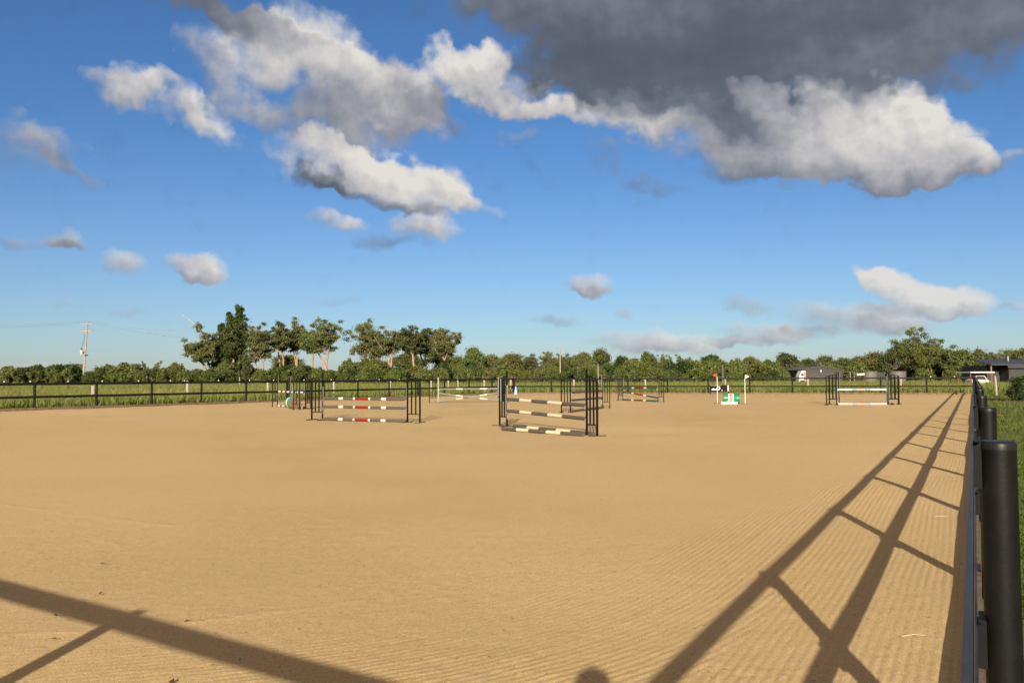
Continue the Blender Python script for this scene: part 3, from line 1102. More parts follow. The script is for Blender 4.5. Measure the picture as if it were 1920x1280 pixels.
def leaves(centres, radii, per, size, cols, seed, droop=.3, flat=.62, asp=.55):
    """leaf-sized quads spread through ellipsoidal clumps"""
    g = np.random.default_rng(seed)
    n = len(centres)
    c = np.repeat(np.asarray(centres, float), per, 0)
    r = np.repeat(np.asarray(radii, float), per)
    N = len(c)
    d = g.normal(size=(N, 3))
    d /= np.linalg.norm(d, axis=1)[:, None] + 1e-9
    rad = r * np.minimum(np.abs(g.normal(size=N)) * .42 + .62 * g.random(N) ** .6, 1.7)
    p = c + d * rad[:, None] * np.array([1, 1, flat])
    a = g.normal(size=(N, 3))
    a[:, 2] -= droop
    a /= np.linalg.norm(a, axis=1)[:, None]
    bq = np.cross(a, g.normal(size=(N, 3)) + d * .5)
    bq /= np.linalg.norm(bq, axis=1)[:, None] + 1e-9
    s = size * (.6 + .8 * g.random(N))[:, None]
    v = np.stack([p - a * s, p + bq * s * asp, p + a * s, p - bq * s * asp], 1).reshape(-1, 3)
    f = np.arange(N * 4).reshape(-1, 4)
    cols = np.asarray(cols, float)
    ck = cols[np.repeat(g.integers(0, len(cols), n), per)] * .55 + cols[g.integers(0, len(cols), N)] * .45
    ck = ck * (.75 + .5 * g.random(N))[:, None]
    return v, f, np.repeat(ck, 4, 0)


GUM = [(.125, .138, .052), (.108, .130, .048), (.142, .138, .056), (.098, .125, .044), (.150, .140, .062)]
OLIVE = [(.110, .125, .040), (.092, .112, .036), (.130, .136, .048), (.122, .112, .042)]
BUSH = [(.098, .120, .030), (.078, .102, .026), (.118, .140, .038), (.100, .104, .034)]
DARKG = [(.050, .080, .020), (.064, .096, .025), (.042, .066, .018)]
M_bark = mat('pale_gum_bark', (.34, .225, .155), .8, var=.3, scale=1.2)
M_barkd = mat('grey_brown_bark', (.16, .12, .09), .9, var=.3, scale=1.5)


def limb(g, a, b, bend=.12, n=5):
    a, b = Vector(a), Vector(b)
    L = (b - a).length
    off = Vector(g.normal(size=3)) * L * bend
    return [a.lerp(b, t) + off * math.sin(PI * t) + Vector((0, 0, L * .05 * math.sin(PI * t))) for t in [k / n for k in range(n + 1)]]


def gum_tree(seed, Ht, Wd, stems=1, lean=0.0, cols=GUM, fork=.42, density=1.0, leaf=.30, clumps=34, shape='umbrella', spread=1.0, th=1.0):
    g = np.random.default_rng(seed)
    tb = MB()
    cen, rad = [], []
    tops = []
    for s in range(stems):
        bx = (s - (stems - 1) / 2) * .5 + g.normal() * .15
        fx = lean * Ht * .5 + (s - (stems - 1) / 2) * Wd * .16 + g.normal() * .3
        fk = Vector((fx, g.normal() * .4, Ht * (fork + g.normal() * .04)))
        r0_ = (.13 + Ht * .010) * th / (1 + .25 * (stems - 1))
        pts = limb(g, (bx, g.normal() * .2, -.3), fk, .05)
        tb.tube(pts, list(np.linspace(r0_ * 1.15, r0_ * .72, len(pts))), 7)
        tops.append((fk, r0_ * .7))
    per = max(4, int(clumps / max(1, len(tops)) / 3.4))
    cx = lean * Ht
    for fk, r_ in tops:
        for k in range(per):
            a = 2 * PI * (k + g.random() * .7) / per
            rr = Wd * .5 * (.10 + .80 * math.sqrt(g.random())) * spread
            x, y = cx + rr * math.cos(a) + (fk.x - cx) * .35, rr * math.sin(a)
            q = min(1, math.hypot(x - cx, y) / (Wd * .5))
            if shape == 'umbrella':
                z = Ht * (.97 - .20 * q * q - .20 * g.random() ** 1.4)
            else:
                z = Ht * (.97 - .34 * q * q - .34 * g.random() ** 1.3)
            e = Vector((x, y, z))
            pts = limb(g, fk, e, .09, 6)
            tb.tube(pts, list(np.linspace(r_ * .62, .03, len(pts))), 5, False)
            for w in range(12):
                bi = 2 + w % 5
                base = pts[bi]
                off = Vector(g.normal(size=3)) * Wd * .10
                off.z = off.z * .75 + Wd * .015
                e2 = base + off
                e2.z = min(e2.z, Ht)
                tb.tube([base, base.lerp(e2, .5) + Vector((0, 0, .08)), e2], [r_ * .16, r_ * .10, .012], 3, False)
                cen.append(e2)
                rad.append(Wd * (.055 + .075 * g.random()))
    v, f, c = leaves([tuple(q) for q in cen], rad, int(110 * density), leaf * .52, cols, seed + 1, flat=.66)
    return tb.mesh('trunk', M_bark), np_mesh('crown', v, f, LEAF, c)


def dome_tree(seed, Ht, Wd, cols=OLIVE, clumps=60, per=95, leaf=.33, low=.18, bark=None, flat=.75, trunk=True):
    """dense crown down to low * height"""
    g = np.random.default_rng(seed)
    tb = MB()
    tb.tube(limb(g, (0, 0, -.3), (g.normal() * .2, g.normal() * .2, Ht * .55), .04), list(np.linspace(.22, .10, 6)), 6)
    cen, rad = [], []
    lob = g.random(7) * 2 * PI
    for k in range(clumps):
        z = g.random() ** .75
        a = g.random() * 2 * PI
        prof = math.sqrt(max(0, 1 - (max(0, z - .35) / .67) ** 2)) * (.80 + .2 * min(1, z / .3))
        wob_ = 1 + .22 * math.sin(2 * a + lob[0]) + .16 * math.sin(3 * a + lob[1] + 5 * z)
        rr = Wd * .5 * prof * wob_ * (.35 + .60 * g.random() ** .5) * .86
        p = Vector((rr * math.cos(a), rr * math.sin(a), Ht * (low + (.93 - low) * z * (.93 + .1 * g.random()))))
        cen.append(tuple(p))
        rad.append(min(Wd, Ht) * (.10 + .09 * g.random()))
        if k % 4 == 0 and Ht > 3:
            tb.tube(limb(g, (0, 0, Ht * (.2 + .3 * g.random())), p, .08, 4), [.09, .07, .055, .04, .02], 4, False)
    v, f, c = leaves(cen, rad, per, leaf, cols, seed + 1, flat=flat)
    return tb.mesh('trunk', bark or M_barkd), np_mesh('crown', v, f, LEAF, c)


def place(name, meshes, base, sx, sz, label, cat, group=None, rz=0.0, part='crown'):
    root = empty(name, base, label, cat, group, rz)
    root.scale = (sx, sx, sz)
    obj('trunk' if part == 'crown' else 'stem', meshes[0], root)
    obj(part, meshes[1], root)
    return root


def base_at(px, Z, z=-.03):
    d = ray(px, 703.5)
    return Vector((d.x * Z / d.y, Z, z))


def hgt_at(py, px, Z):
    return AT(px, py, Z).z + .03


# the tall gums behind the left fence: x of the foot, top of crown, crown span, distance, options
def gum_at(px, x0, x1, top, Z, seed, label, **kw):
    Ht = hgt_at(top, px, Z) * 1.06
    Wd = (x1 - x0) / F * Z
    lean = ((x0 + x1) / 2 - px) / F * Z / Ht
    me = gum_tree(seed, Ht, Wd, lean=lean, **kw)
    place('gum_tree', me, base_at(px, Z), 1, 1, label, 'tree', 'tall gum trees left of centre')


gum_at(392, 345, 404, 610, 165, 101, 'leftmost gum, pale trunk and small olive crown beside the dense dark tree', clumps=48, fork=.35, shape='deep', cols=OLIVE, density=1.0)
gum_at(428, 400, 466, 594, 168, 102, 'gum with orange trunk standing inside the dense dark tree', clumps=40, fork=.45, shape='deep', cols=OLIVE)
gum_at(492, 452, 512, 600, 168, 103, 'brownish gum with forked pink trunk right of the dense dark tree', stems=2, clumps=36, fork=.36, shape='deep')
gum_at(526, 496, 552, 606, 172, 104, 'slim gum with open crown, third of the gum row from the dense dark tree', clumps=30, fork=.5, stems=2)
gum_at(557, 520, 580, 603, 176, 105, 'gum with several thin stems in the middle of the left gum group', clumps=34, fork=.52, stems=3, th=.8)
gum_at(590, 556, 606, 612, 172, 106, 'gum with leaning pinkish trunk just left of the last one in the left group', clumps=22, fork=.5)
gum_at(621, 562, 634, 599, 165, 107, 'last gum of the left group, pale trunk and wide open crown', clumps=34, fork=.36, stems=2)
gum_at(706, 642, 736, 602, 172, 108, 'first gum of the second group, wide flat crown reaching left', clumps=44, fork=.34, stems=2, density=.9)
gum_at(733, 694, 758, 611, 170, 109, 'second gum of the second group, twin trunks almost touching', clumps=30, fork=.5, stems=2, density=.9)
gum_at(777, 738, 800, 612, 172, 110, 'third gum of the second group, straight pink trunk', clumps=34, fork=.48, density=.95)
gum_at(792, 772, 826, 617, 180, 111, 'fourth gum of the second group, leaning trunk', clumps=28, fork=.5, stems=2)
gum_at(834, 794, 862, 614, 174, 112, 'rightmost gum of the second group, branch reaching out to the right', clumps=36, fork=.38, density=.9)
gum_at(1744, 1676, 1768, 623, 165, 113, 'big pale-limbed gum towering over the right treeline', clumps=60, fork=.34, stems=3, shape='deep', cols=OLIVE, density=1.1)
gum_at(1792, 1770, 1822, 654, 160, 114, 'smaller gum with fan of pale limbs right of the big gum', clumps=34, fork=.3, stems=2, shape='deep', cols=OLIVE)

# the dense dark tree with two tips among the gums
g = np.random.default_rng(77)
Z = 170
Ht = hgt_at(571, 440, Z)
tb = MB()
cen, rad = [], []
for tipx, tipz, nst in ((4.6, .97, 30), (2.6, .88, 26), (3.6, .80, 30), (1.2, .74, 26), (5.4, .72, 24)):
    for k in range(nst):
        q = k / (nst - 1)
        x = -1.0 + (tipx - 1.5) * q + g.normal() * .9 * (1 - q) ** .7 - (.8 * max(0, q - .85) * 5)
        cen.append((x + g.normal() * .3, g.normal() * 1.2 * (1 - q) + .0, Ht * (.08 + (tipz - .08) * q)))
        rad.append(1.75 * (1 - q) ** .6 + .40)
    tb.tube([(0, 0, -.3), ((tipx - 1.5) * .5 - .5, 0, Ht * .45), (tipx - 2.5, 0, Ht * tipz * .95)], [.2, .13, .04], 6)
v, f, c = leaves(cen, rad, 110, .34, DARKG, 78, droop=.6, flat=1.0, asp=.4)
root = empty('dense_tree', base_at(432, Z), 'tall dense dark green tree with two bent tips above the left gums', 'tree')
obj('trunk', tb.mesh('trunk', M_barkd), root)
obj('crown', np_mesh('crown', v, f, LEAF, c), root)
# dead leaning branch left of it
m = MB()
a, b2 = AT(424, 690, 168), AT(342, 590, 168)
pts = limb(g, a - a, b2 - a, .03, 8)
m.tube(pts, list(np.linspace(.16, .05, 9)), 6)
m.tube([pts[6], pts[6] + Vector((.5, 0, .9))], [.05, .02], 5)
tag(m.build('bare_leaning_trunk', mat('dead_wood', (.42, .34, .29), .85), None, a), 'bare pale trunk leaning left out of the dense dark tree', 'dead tree')

# treeline: shared kinds, each tree a thing of its own
KD = [dome_tree(300 + k, 10, 10, cols=[OLIVE, GUM, OLIVE, DARKG, BUSH, OLIVE][k], clumps=70, per=130, low=.12, leaf=.27) for k in range(6)]
KG = [gum_tree(330 + k, 10, 9, stems=1 + k % 2, cols=GUM if k % 2 else OLIVE, clumps=44, fork=.4, shape='deep', density=.85) for k in range(3)]
KB = [dome_tree(350 + k, 4, 6, cols=[BUSH, BUSH, OLIVE, DARKG][k], clumps=52, per=110, leaf=.22, low=.06, flat=.8) for k in range(4)]
GT = 'trees of the far treeline'
TL = [  # x, width, top, distance, kind, label
    (888, 46, 650, 205, 'D0', 'round-topped tree standing above its neighbours just right of the second gum group'),
    (921, 40, 664, 210, 'D1', 'low rounded tree right of the round-topped tree'),
    (958, 56, 662, 205, 'D0', 'broad tree behind the tall left post of the cream banded jump'),
    (992, 44, 664, 208, 'G1', 'thin-crowned tree left of the centre power pole'),
    (1035, 50, 658, 205, 'G0', 'open-crowned tree just left of the centre power pole'),
    (1068, 40, 664, 210, 'G1', 'open-crowned tree just right of the centre power pole'),
    (1094, 44, 660, 204, 'D1', 'brownish rounded tree between the two centre poles'),
    (1127, 48, 655, 200, 'D5', 'tall rounded tree behind the short pale pole right of centre'),
    (1166, 40, 666, 206, 'D3', 'dark round tree behind the left wing of the teal jump'),
    (1190, 36, 671, 210, 'D0', 'low olive tree behind the poles of the teal jump'),
    (1216, 38, 659, 204, 'D2', 'pointed-top tree above the teal jump'),
    (1245, 34, 663, 212, 'G0', 'thin airy tree right of the teal jump'),
    (1287, 34, 663, 205, 'G2', 'airy tree with bare pale trunk between the teal jump and the drum'),
    (1333, 48, 664, 205, 'D3', 'broad dark dome tree above the red pennant'),
    (1380, 26, 673, 214, 'G1', 'small airy tree above the green drum'),
    (1407, 40, 668, 205, 'D1', 'tree with pale blossom-like top above the white pennant'),
    (1440, 36, 673, 212, 'D0', 'low tree midway between white pennant and grey shed'),
    (1476, 50, 661, 205, 'D2', 'large dome tree just left of the grey shed'),
    (1516, 32, 671, 212, 'D3', 'small dark tree behind the left half of the grey shed'),
    (1548, 40, 667, 210, 'D5', 'tree behind the ridge of the grey shed'),
    (1582, 40, 670, 212, 'D2', 'tree behind the lean-to of the grey shed'),
    (1612, 40, 667, 205, 'D1', 'tree right of the grey shed lean-to'),
    (1643, 50, 660, 200, 'D5', 'broad tree above the left grey tank'),
    (1680, 44, 650, 196, 'D1', 'dark tree at the left foot of the big right gum'),
    (1718, 60, 668, 190, 'D0', 'low broad tree under the big right gum'),
    (1770, 40, 655, 195, 'D2', 'tree right behind the big right gum'),
    (1806, 40, 655, 196, 'D5', 'tree left of the far right fence corner'),
    (1836, 44, 653, 192, 'D0', 'tree above the far right fence corner'),
    (1868, 46, 657, 190, 'G1', 'tree above the left end of the black house roof'),
    (1897, 46, 655, 196, 'D1', 'tree above the black house roof'),
    (1930, 50, 651, 190, 'D0', 'tree above the black house, cut by the right frame edge'),
    (700, 70, 670, 200, 'D0', 'dark low tree behind the trunks of the second gum group'),
    (765, 60, 660, 200, 'D1', 'brownish low tree behind the third gum of the second group'),
    (818, 70, 655, 200, 'D1', 'broad olive tree under the crown of the rightmost gum of the second group'),
    (540, 60, 664, 200, 'D0', 'olive tree behind the thin stems of the left gum group'),
    (858, 40, 668, 208, 'D5', 'low olive tree right of the rightmost gum of the second group'),
]
for k, (px, w, top, Z, kd, lab) in enumerate(TL):
    me = (KD if kd[0] == 'D' else KG)[int(kd[1])]
    nat = 10.0 if kd[0] == 'D' else 9.0
    Ht = hgt_at(top, px, Z)
    Wd = w * 1.14 / F * Z
    place('treeline_tree', me, base_at(px, Z), Wd / nat, Ht / 10.2, lab, 'tree', GT, rz=k * 1.7)
# scrub in front of the trees
STRETCH = ((160, 'left of the left power pole'), (345, 'between the left power pole and the gums'), (500, 'under the dense dark tree'), (640, 'under the left gum group'),
           (860, 'under the second gum group'), (1045, 'left of the centre power pole'), (1160, 'right of the centre power pole'),
           (1330, 'behind the teal jump and red pennant'), (1500, 'between the red pennant and the grey shed'), (1720, 'behind the grey shed and tanks'),
           (1850, 'at the foot of the big right gum'), (9999, 'behind the black house'))


def stretch(px_):
    return next(w_ for lim, w_ in STRETCH if px_ < lim)


k = 0
px = -30
random.seed(9)
while px < 1960:
    Z = random.uniform(150, 172)
    if px < 340:
        top = random.choice([680, 684, 691, 696, 687, 698, 682])
        w = random.uniform(30, 84)
    elif px < 900:
        top = random.uniform(672, 695)
        w = random.uniform(28, 72)
    elif px < 1480:
        top = random.uniform(673, 696)
        w = random.uniform(24, 60)
    else:
        top = random.uniform(682, 693)
        w = random.uniform(30, 46)
    if 1495 < px < 1705 or px > 1845:
        Z = random.uniform(196, 204)
        top -= 6
    Ht = hgt_at(top, px, Z)
    place('scrub_bush', KB[(k * 7 + int(px)) % 4 if px > 340 else [0, 3, 0, 1][k % 4]], base_at(px, Z), w * 1.1 / F * Z / 6, Ht / 4.1,
          'tall dense scrub bush ' + stretch(px), 'bush', 'tall scrub bushes ' + stretch(px), rz=k * 2.1, part='foliage')
    px += w * random.uniform(.42, .60)
    k += 1
# second row, lower and nearer
px = -20
while px < 1860:
    if not (1490 < px < 1705):
        Z = random.uniform(135, 148)
        w = random.uniform(24, 44)
        top = random.uniform(688, 698)
        place('scrub_bush', KB[k % 3], base_at(px, Z), w * 1.1 / F * Z / 6, hgt_at(top, px, Z) / 4.1,
              'low scrub bush at the field edge ' + stretch(px), 'bush', 'low scrub bushes ' + stretch(px), rz=k * 2.7, part='foliage')
    px += random.uniform(22, 60)
    k += 1
# sparse saplings and the bare tree on the left
for k, (px, top, w) in enumerate(((148, 674, 18), (241, 677, 14), (257, 669, 12), (269, 672, 11), (292, 674, 26))):
    Z = 158
    Ht = hgt_at(top, px, Z)
    me = gum_tree(400 + k, Ht, w / F * Z * 1.2, clumps=14, fork=.55, density=.14 if k == 0 else .35, leaf=.2, cols=[(.20, .15, .12)] if k == 0 else GUM, shape='deep', th=.5)
    place('sapling', me, base_at(px, Z), 1, 1, ['bare greyish sapling beside the left power pole', 'leftmost thin sapling poking above the left scrub',
          'tallest thin sapling above the left scrub', 'thin sapling right next to the tallest one', 'leafy sapling above the scrub left of the gums'][k], 'tree', 'saplings above the left scrub')

# shrub on the right lawn, cut by the frame
p = G(1925, 752, -.03)
me = dome_tree(500, 2.1, 2.6, cols=[(.05, .075, .026), (.035, .055, .02), (.065, .085, .03)], clumps=60, per=140, leaf=.06, low=.05, flat=.9)
place('garden_shrub', me, p, 1.0, .72, 'round olive shrub on the lawn at the right frame edge', 'shrub', part='foliage')
m = MB()
nn = 40
ring = [(1.9 * math.cos(2 * PI * q / nn) * (1 + .18 * math.sin(5 * q) * random.random()), 1.6 * math.sin(2 * PI * q / nn) * (1 + .2 * random.random()), 0) for q in range(nn)]
m.add([(0, 0, .05)] + ring, [(0, 1 + q, 1 + (q + 1) % nn) for q in range(nn)])
tag(m.build('mulch_bed', mat('mulch', (.14, .085, .05), .95, var=.5, scale=14, bump=.9, bscale=20), None, p + Vector((-.25, -.5, .004))), kind='structure')


def blades(name, pts, h, w, seed, c_low, c_top, label, seedhead=0.0, mix_amt=.5, lean_=.35):
    g = np.random.default_rng(seed)
    N = len(pts)
    hh = h * (.55 + .9 * g.random(N))
    a = g.random(N) * 2 * PI
    dx = np.stack([np.cos(a), np.sin(a), np.zeros(N)], 1)
    ln = g.normal(size=(N, 3)) * lean_ * hh[:, None]
    ln[:, 2] = 0
    base = np.concatenate([pts, np.full((N, 1), -.03)], 1) if pts.shape[1] == 2 else pts
    mid = base + ln * .35 + np.array([0, 0, 1]) * (hh * .6)[:, None]
    tip = base + ln + np.array([0, 0, 1]) * hh[:, None]
    wv = dx * (w * (.6 + .8 * g.random(N)))[:, None]
    v = np.stack([base - wv * .5, base + wv * .5, mid + wv * .4, tip, mid - wv * .4], 1).reshape(-1, 3)
    i0 = np.arange(N)[:, None] * 5
    f = np.concatenate([i0 + np.array([0, 1, 2]), i0 + np.array([0, 2, 4]), i0 + np.array([4, 2, 3])], 0)
    cl = np.asarray(c_low)[g.integers(0, len(c_low), N)] * (.7 + .6 * g.random(N))[:, None]
    ct = np.asarray(c_top)[g.integers(0, len(c_top), N)] * (.7 + .6 * g.random(N))[:, None]
    patch = vnoise(base[:, 0] * .16, base[:, 1] * .16, seed + 5)[:, None]
    ct = cl * (1 - patch) * .9 + ct * (patch * .9 + .1)
    cm = cl * (1 - mix_amt) + ct * mix_amt
    c = np.stack([cl, cl, cm, ct, cm], 1).reshape(-1, 3)
    o = obj(name, np_mesh(name, v, f, GRASS, c))
    tag(o, label, 'grass', kind='stuff')
    return o


# long grass in the paddock, in clumps; outside the arena only
g = np.random.default_rng(61)


def outside(x, y, m_):
    """beyond the far or the left fence by m_ metres"""
    a_ = (x - F1.x) * far_in.x + (y - F1.y) * far_in.y
    b_ = (x - F1.x) * left_in.x + (y - F1.y) * left_in.y
    c_ = x * E_.x + y * E_.y
    return (a_ < -m_) | (b_ < -m_), a_, b_, c_


def scatter(n, x0, x1, y0, y1, seed, falloff=False):
    g = np.random.default_rng(seed)
    u = g.random(n)
    y = y0 + (y1 - y0) * (u ** 1.5 if falloff else u)
    # as wide as the view there and a little more
    x = (x0 + (x1 - x0) * g.random(n)) * (y + 12)
    return np.stack([x, y], 1)


pp = scatter(330000, -.68, .72, 26, 135, 62, True)
out, a_, b_, c_ = outside(pp[:, 0], pp[:, 1], 1.7 )
clump = vnoise(pp[:, 0] * .55, pp[:, 1] * .55, 63) * .6 + vnoise(pp[:, 0] * 1.7, pp[:, 1] * 1.7, 64) * .4
lawn = (c_ > .6) & (pp[:, 1] < 74 + .3 * (pp[:, 0] - 36))
keep = out & (clump > .30) & ~lawn
pp = pp[keep]
blades('paddock_grass', pp, .58, .05, 65, [(.145, .195, .040), (.125, .178, .036), (.170, .205, .048)],
       [(.34, .265, .105), (.26, .235, .080), (.38, .29, .125), (.21, .225, .065)], 'long green and straw coloured grass in the paddock behind the fences', mix_amt=.4)
# short grass along the fences and the lawn on the right
pp = scatter(90000, -.68, .72, 24, 100, 66, True)
out, a_, b_, c_ = outside(pp[:, 0], pp[:, 1], .15)
lawn = (c_ > .25) & (pp[:, 1] < 82)
keep = (out & ((a_ > -2.2) | (a_ > 0)) & ((b_ > -2.2) | (b_ > 0))) | lawn
pp = pp[keep]
blades('short_grass', pp, .13, .03, 67, [(.085, .130, .028), (.10, .145, .032)], [(.15, .17, .05), (.20, .17, .075)], 'short mown grass along the fences', lean_=.6)
g = np.random.default_rng(68)
s_ = 1.2 + 34 * g.random(150000) ** 1.7
cc_ = .10 + g.random(150000) * (1.2 + s_ * .10)
pp = np.stack([D_.x * s_ + E_.x * cc_, D_.y * s_ + E_.y * cc_], 1)
keep = (vnoise(pp[:, 0] * 5, pp[:, 1] * 5, 69) > .25) & ((cc_ > .3) | (g.random(150000) > .75))
pp = pp[keep]
blades('lawn_grass', pp, .055, .009, 70, [(.080, .130, .026), (.095, .150, .03)], [(.13, .17, .045), (.24, .20, .10)], 'short green lawn right of the near fence', lean_=.9)

# ------------------------------------------------------------------ paddock posts, power poles
M_tim = mat('grey_split_timber', (.33, .285, .235), .85, var=.3, scale=5, bump=.5, bscale=20)
M_white = mat('white_plastic', (.80, .79, .76), .5)
k = 0
for px, base, wpx, top in ((174, 759.5, 7.5, 723), (351.5, 754.5, 5.5, 713.5), (502.5, 750, 4.5, 715), (626, 745, 4.4, 714), (731.5, 743, 4.2, 712.5),
                           (809, 741, 3.6, 712), (840.5, 738.6, 3.0, 712), (859, 738.6, 3.2, 712), (908, 738, 4.2, 711), (957.5, 736, 4.6, 711),
                           (1076, 736.5, 4.2, 711), (1210.5, 736, 4.0, 710), (1360, 733, 3.6, 710), (1515, 735, 4.6, 709), (1689, 735, 4.6, 707)):
    p = G(px, base, -.03)
    hh = AT(px, top, p.y).z + .03
    r_ = wpx / F * p.y / 2
    g = np.random.default_rng(800 + k)
    m = MB()
    pts = [(0, 0, -.2), (g.normal() * .012, 0, hh * .4), (g.normal() * .03, 0, hh)]
    m.tube(pts, [r_ * 1.05, r_, r_ * .92], 9)
    o = m.build('paddock_post', M_tim, None, p, g.random() * 3)
    nm = ['leftmost pale timber paddock post, thickest in the row', 'pale timber paddock post seen between the third and fourth fence posts from the left',
          'pale timber paddock post left of the black and white jump', 'pale timber paddock post behind the left end of the red banded jump',
          'pale timber paddock post behind the right end of the red banded jump', 'pale timber paddock post behind the left wing of the crossed-pole jump',
          'thin pale timber post behind the left part of the crossed poles', 'thin pale timber post behind the crossing of the crossed poles',
          'pale timber post behind the right part of the crossed poles', 'pale timber post beside the rusty corner posts',
          'pale timber post behind the left wing of the dark-poled jump', 'pale timber post behind the teal jump',
          'pale timber post above the advertising banner', 'pale timber post between white pennant and pale blue jump',
          'pale timber post right of the pale blue jump'][k]
    tag(o, nm, 'fence post', 'timber paddock posts')
    k += 1
# leaning brace by the crossed poles
a, b2 = G(892, 738, -.03), AT(908, 724, 75)
tag(MB().tube([Vector((0, 0, 0)), b2 - a], .05, 7).build('brace_post', M_tim, None, a), 'leaning pale timber brace behind the crossed poles', 'fence post')
# pale post beyond the right corner
a = G(1868.5, 741, -.03)
b2 = AT(1865.5, 704.5, a.y)
tag(MB().tube([Vector((0, 0, -.1)), (b2 - a) * .5 + Vector((.02, 0, 0)), b2 - a], [.085, .08, .07], 9).build('paddock_post', M_tim, None, a),
    'pale leaning timber post on the lawn right of the far corner', 'fence post')
# wire fence of star pickets with white caps farther out
k = 0
caps = [8, 57, 128, 192, 260, 320, 346, 410, 468, 513, 570, 621, 670, 711, 749, 822, 858, 888, 932, 960, 984, 1007, 1029, 1088, 1107, 1133, 1190, 1240, 1300, 1745, 1790]
for px in caps:
    Z = 72 + 30 * min(1, px / 900)
    top = 714.2 - px * .0052
    p = base_at(px, Z)
    hh = AT(px, top, Z).z + .03
    root = empty('star_picket', p, 'dark steel picket with white cap in the wire fence behind the rails', 'fence post', 'white capped pickets of the wire fence')
    MB().box((0, 0, hh / 2 - .1), (.03, .03, hh)).build('picket', M_blk, root)
    MB().tube([(0, 0, hh - .10), (0, 0, hh - .05), (0, 0, hh)], [.045, .06, .03], 8).build('cap', M_white, root)


def power_pole(px, base_px, top_px, Z, rad_, label, arms=(), lean=0.0, fittings=False, m_=None):
    p = base_at(px, Z)
    hh = hgt_at(top_px, px, Z)
    root = empty('power_pole', p, label, 'power pole')
    top = Vector((lean * hh, 0, hh))
    MB().tube([(0, 0, -.3), top], [rad_, rad_ * .62], 10).build('pole', m_ or M_tim, root)
    for q, half in arms:
        c = top * q
        MB().bar(c - Vector((half, .0, 0)) - Vector((0, .2, 0)), c + Vector((half, 0, 0)) - Vector((0, .2, 0)), .12, .14).build('cross_arm', M_tim, root)
        for s in (-.92, -.45, .45, .92):
            e = c + Vector((half * s, -.2, .08))
            MB().tube([e, e + Vector((0, 0, .12)), e + Vector((0, 0, .26))], [.04, .08, .04], 8).build('insulator', M_galv, root)
    return root, p, top


rp, pp_, tp_ = power_pole(155, 714, 603, 150, .17, 'timber power pole with two cross-arms and transformer on the left', arms=((.965, 1.05), (.855, 1.1)), lean=.065)
c = tp_ * .53
MB().tube([c + Vector((-.5, -.3, -.35)), c + Vector((-.5, -.3, .35))], .24, 12).build('transformer', mat('transformer_grey', (.55, .55, .53), .5), rp)
for s in (-.62, -.5, -.38):
    MB().tube([c + Vector((s, -.3, .36)), c + Vector((s, -.3, .48)), c + Vector((s, -.3, .72))], [.04, .06, .03], 6).build('bushing', M_dark, rp)
MB().bar(c + Vector((-.3, -.15, -.1)), c + Vector((.0, 0, -.1)), .1, .3).build('bracket', M_dark, rp)
MB().box(c + Vector((.25, -.12, -.55)), (.5, .25, .22)).build('switch_box', M_dark, rp)
MB().tube([tp_ * .82 + Vector((-.25, -.1, 0)), tp_ * .7 + Vector((-.3, -.15, 0)), c + Vector((-.5, -.3, .7))], .03, 5).build('drop_lead', M_dark, rp)
for q, (e0, e1) in enumerate((((-70, 612), (345, 629)), ((-70, 614), (340, 633)), ((-70, 607), (330, 620)))):
    A_, B_ = AT(e0[0], e0[1], 150), AT(e1[0], e1[1], 150)
    C_ = pp_ + tp_ * .965 + Vector(((-.97, -.2, .3), (.97, -.2, .3), (0, -.2, .45))[q])
    m = MB()
    for X_, Y_ in ((A_, C_), (C_, B_)):
        m.tube([X_.lerp(Y_, t_) - Vector((0, 0, .35 * math.sin(PI * t_))) - pp_ for t_ in [w / 8 for w in range(9)]], .013, 4)
    tag(m.build('power_line', mat('wire_grey', (.2, .2, .2), .5), None, pp_), ['front power line strung over the left power pole', 'rear power line strung over the left power pole',
        'top power line strung over the left power pole'][q], 'power line')
power_pole(1050.5, 710, 654, 140, .13, 'grey power pole with one cross-arm in the centre of the treeline', arms=((.975, .5),))
power_pole(1121.5, 710, 682, 135, .10, 'short pale pole without cross-arm right of the centre power pole')
power_pole(1355.5, 708, 684.5, 130, .06, 'thin grey-green pole behind the red pennant', m_=M_galv)
power_pole(449.3, 716, 706, 120, .12, 'short pale stump behind the left fence below the dense dark tree')

# ------------------------------------------------------------------ buildings
M_shed = mat('shed_steel_brown_grey', (.066, .058, .053), .7, var=.08, scale=.6, spec=.2)
M_roof = mat('shed_roof_grey', (.11, .10, .10), .6, var=.08, spec=.2)
M_shade = mat('shed_opening_shade', (.02, .015, .013), .9)  # near-black colour standing for the shade inside the open lean-to


def ribs(root, name, a, b, z0, z1, n, m_, out, keep=None):
    """corrugation ribs of a wall, joined"""
    m = MB()
    for k in range(n):
        p = a.lerp(b, (k + .5) / n)
        zz = z1(p) if callable(z1) else z1
        m.bar(p + out * .012 + Vector((0, 0, z0)), p + out * .012 + Vector((0, 0, zz)), .06, .024, up=out)
    o = m.build(name, m_, root)
    o['kind'] = 'stuff'


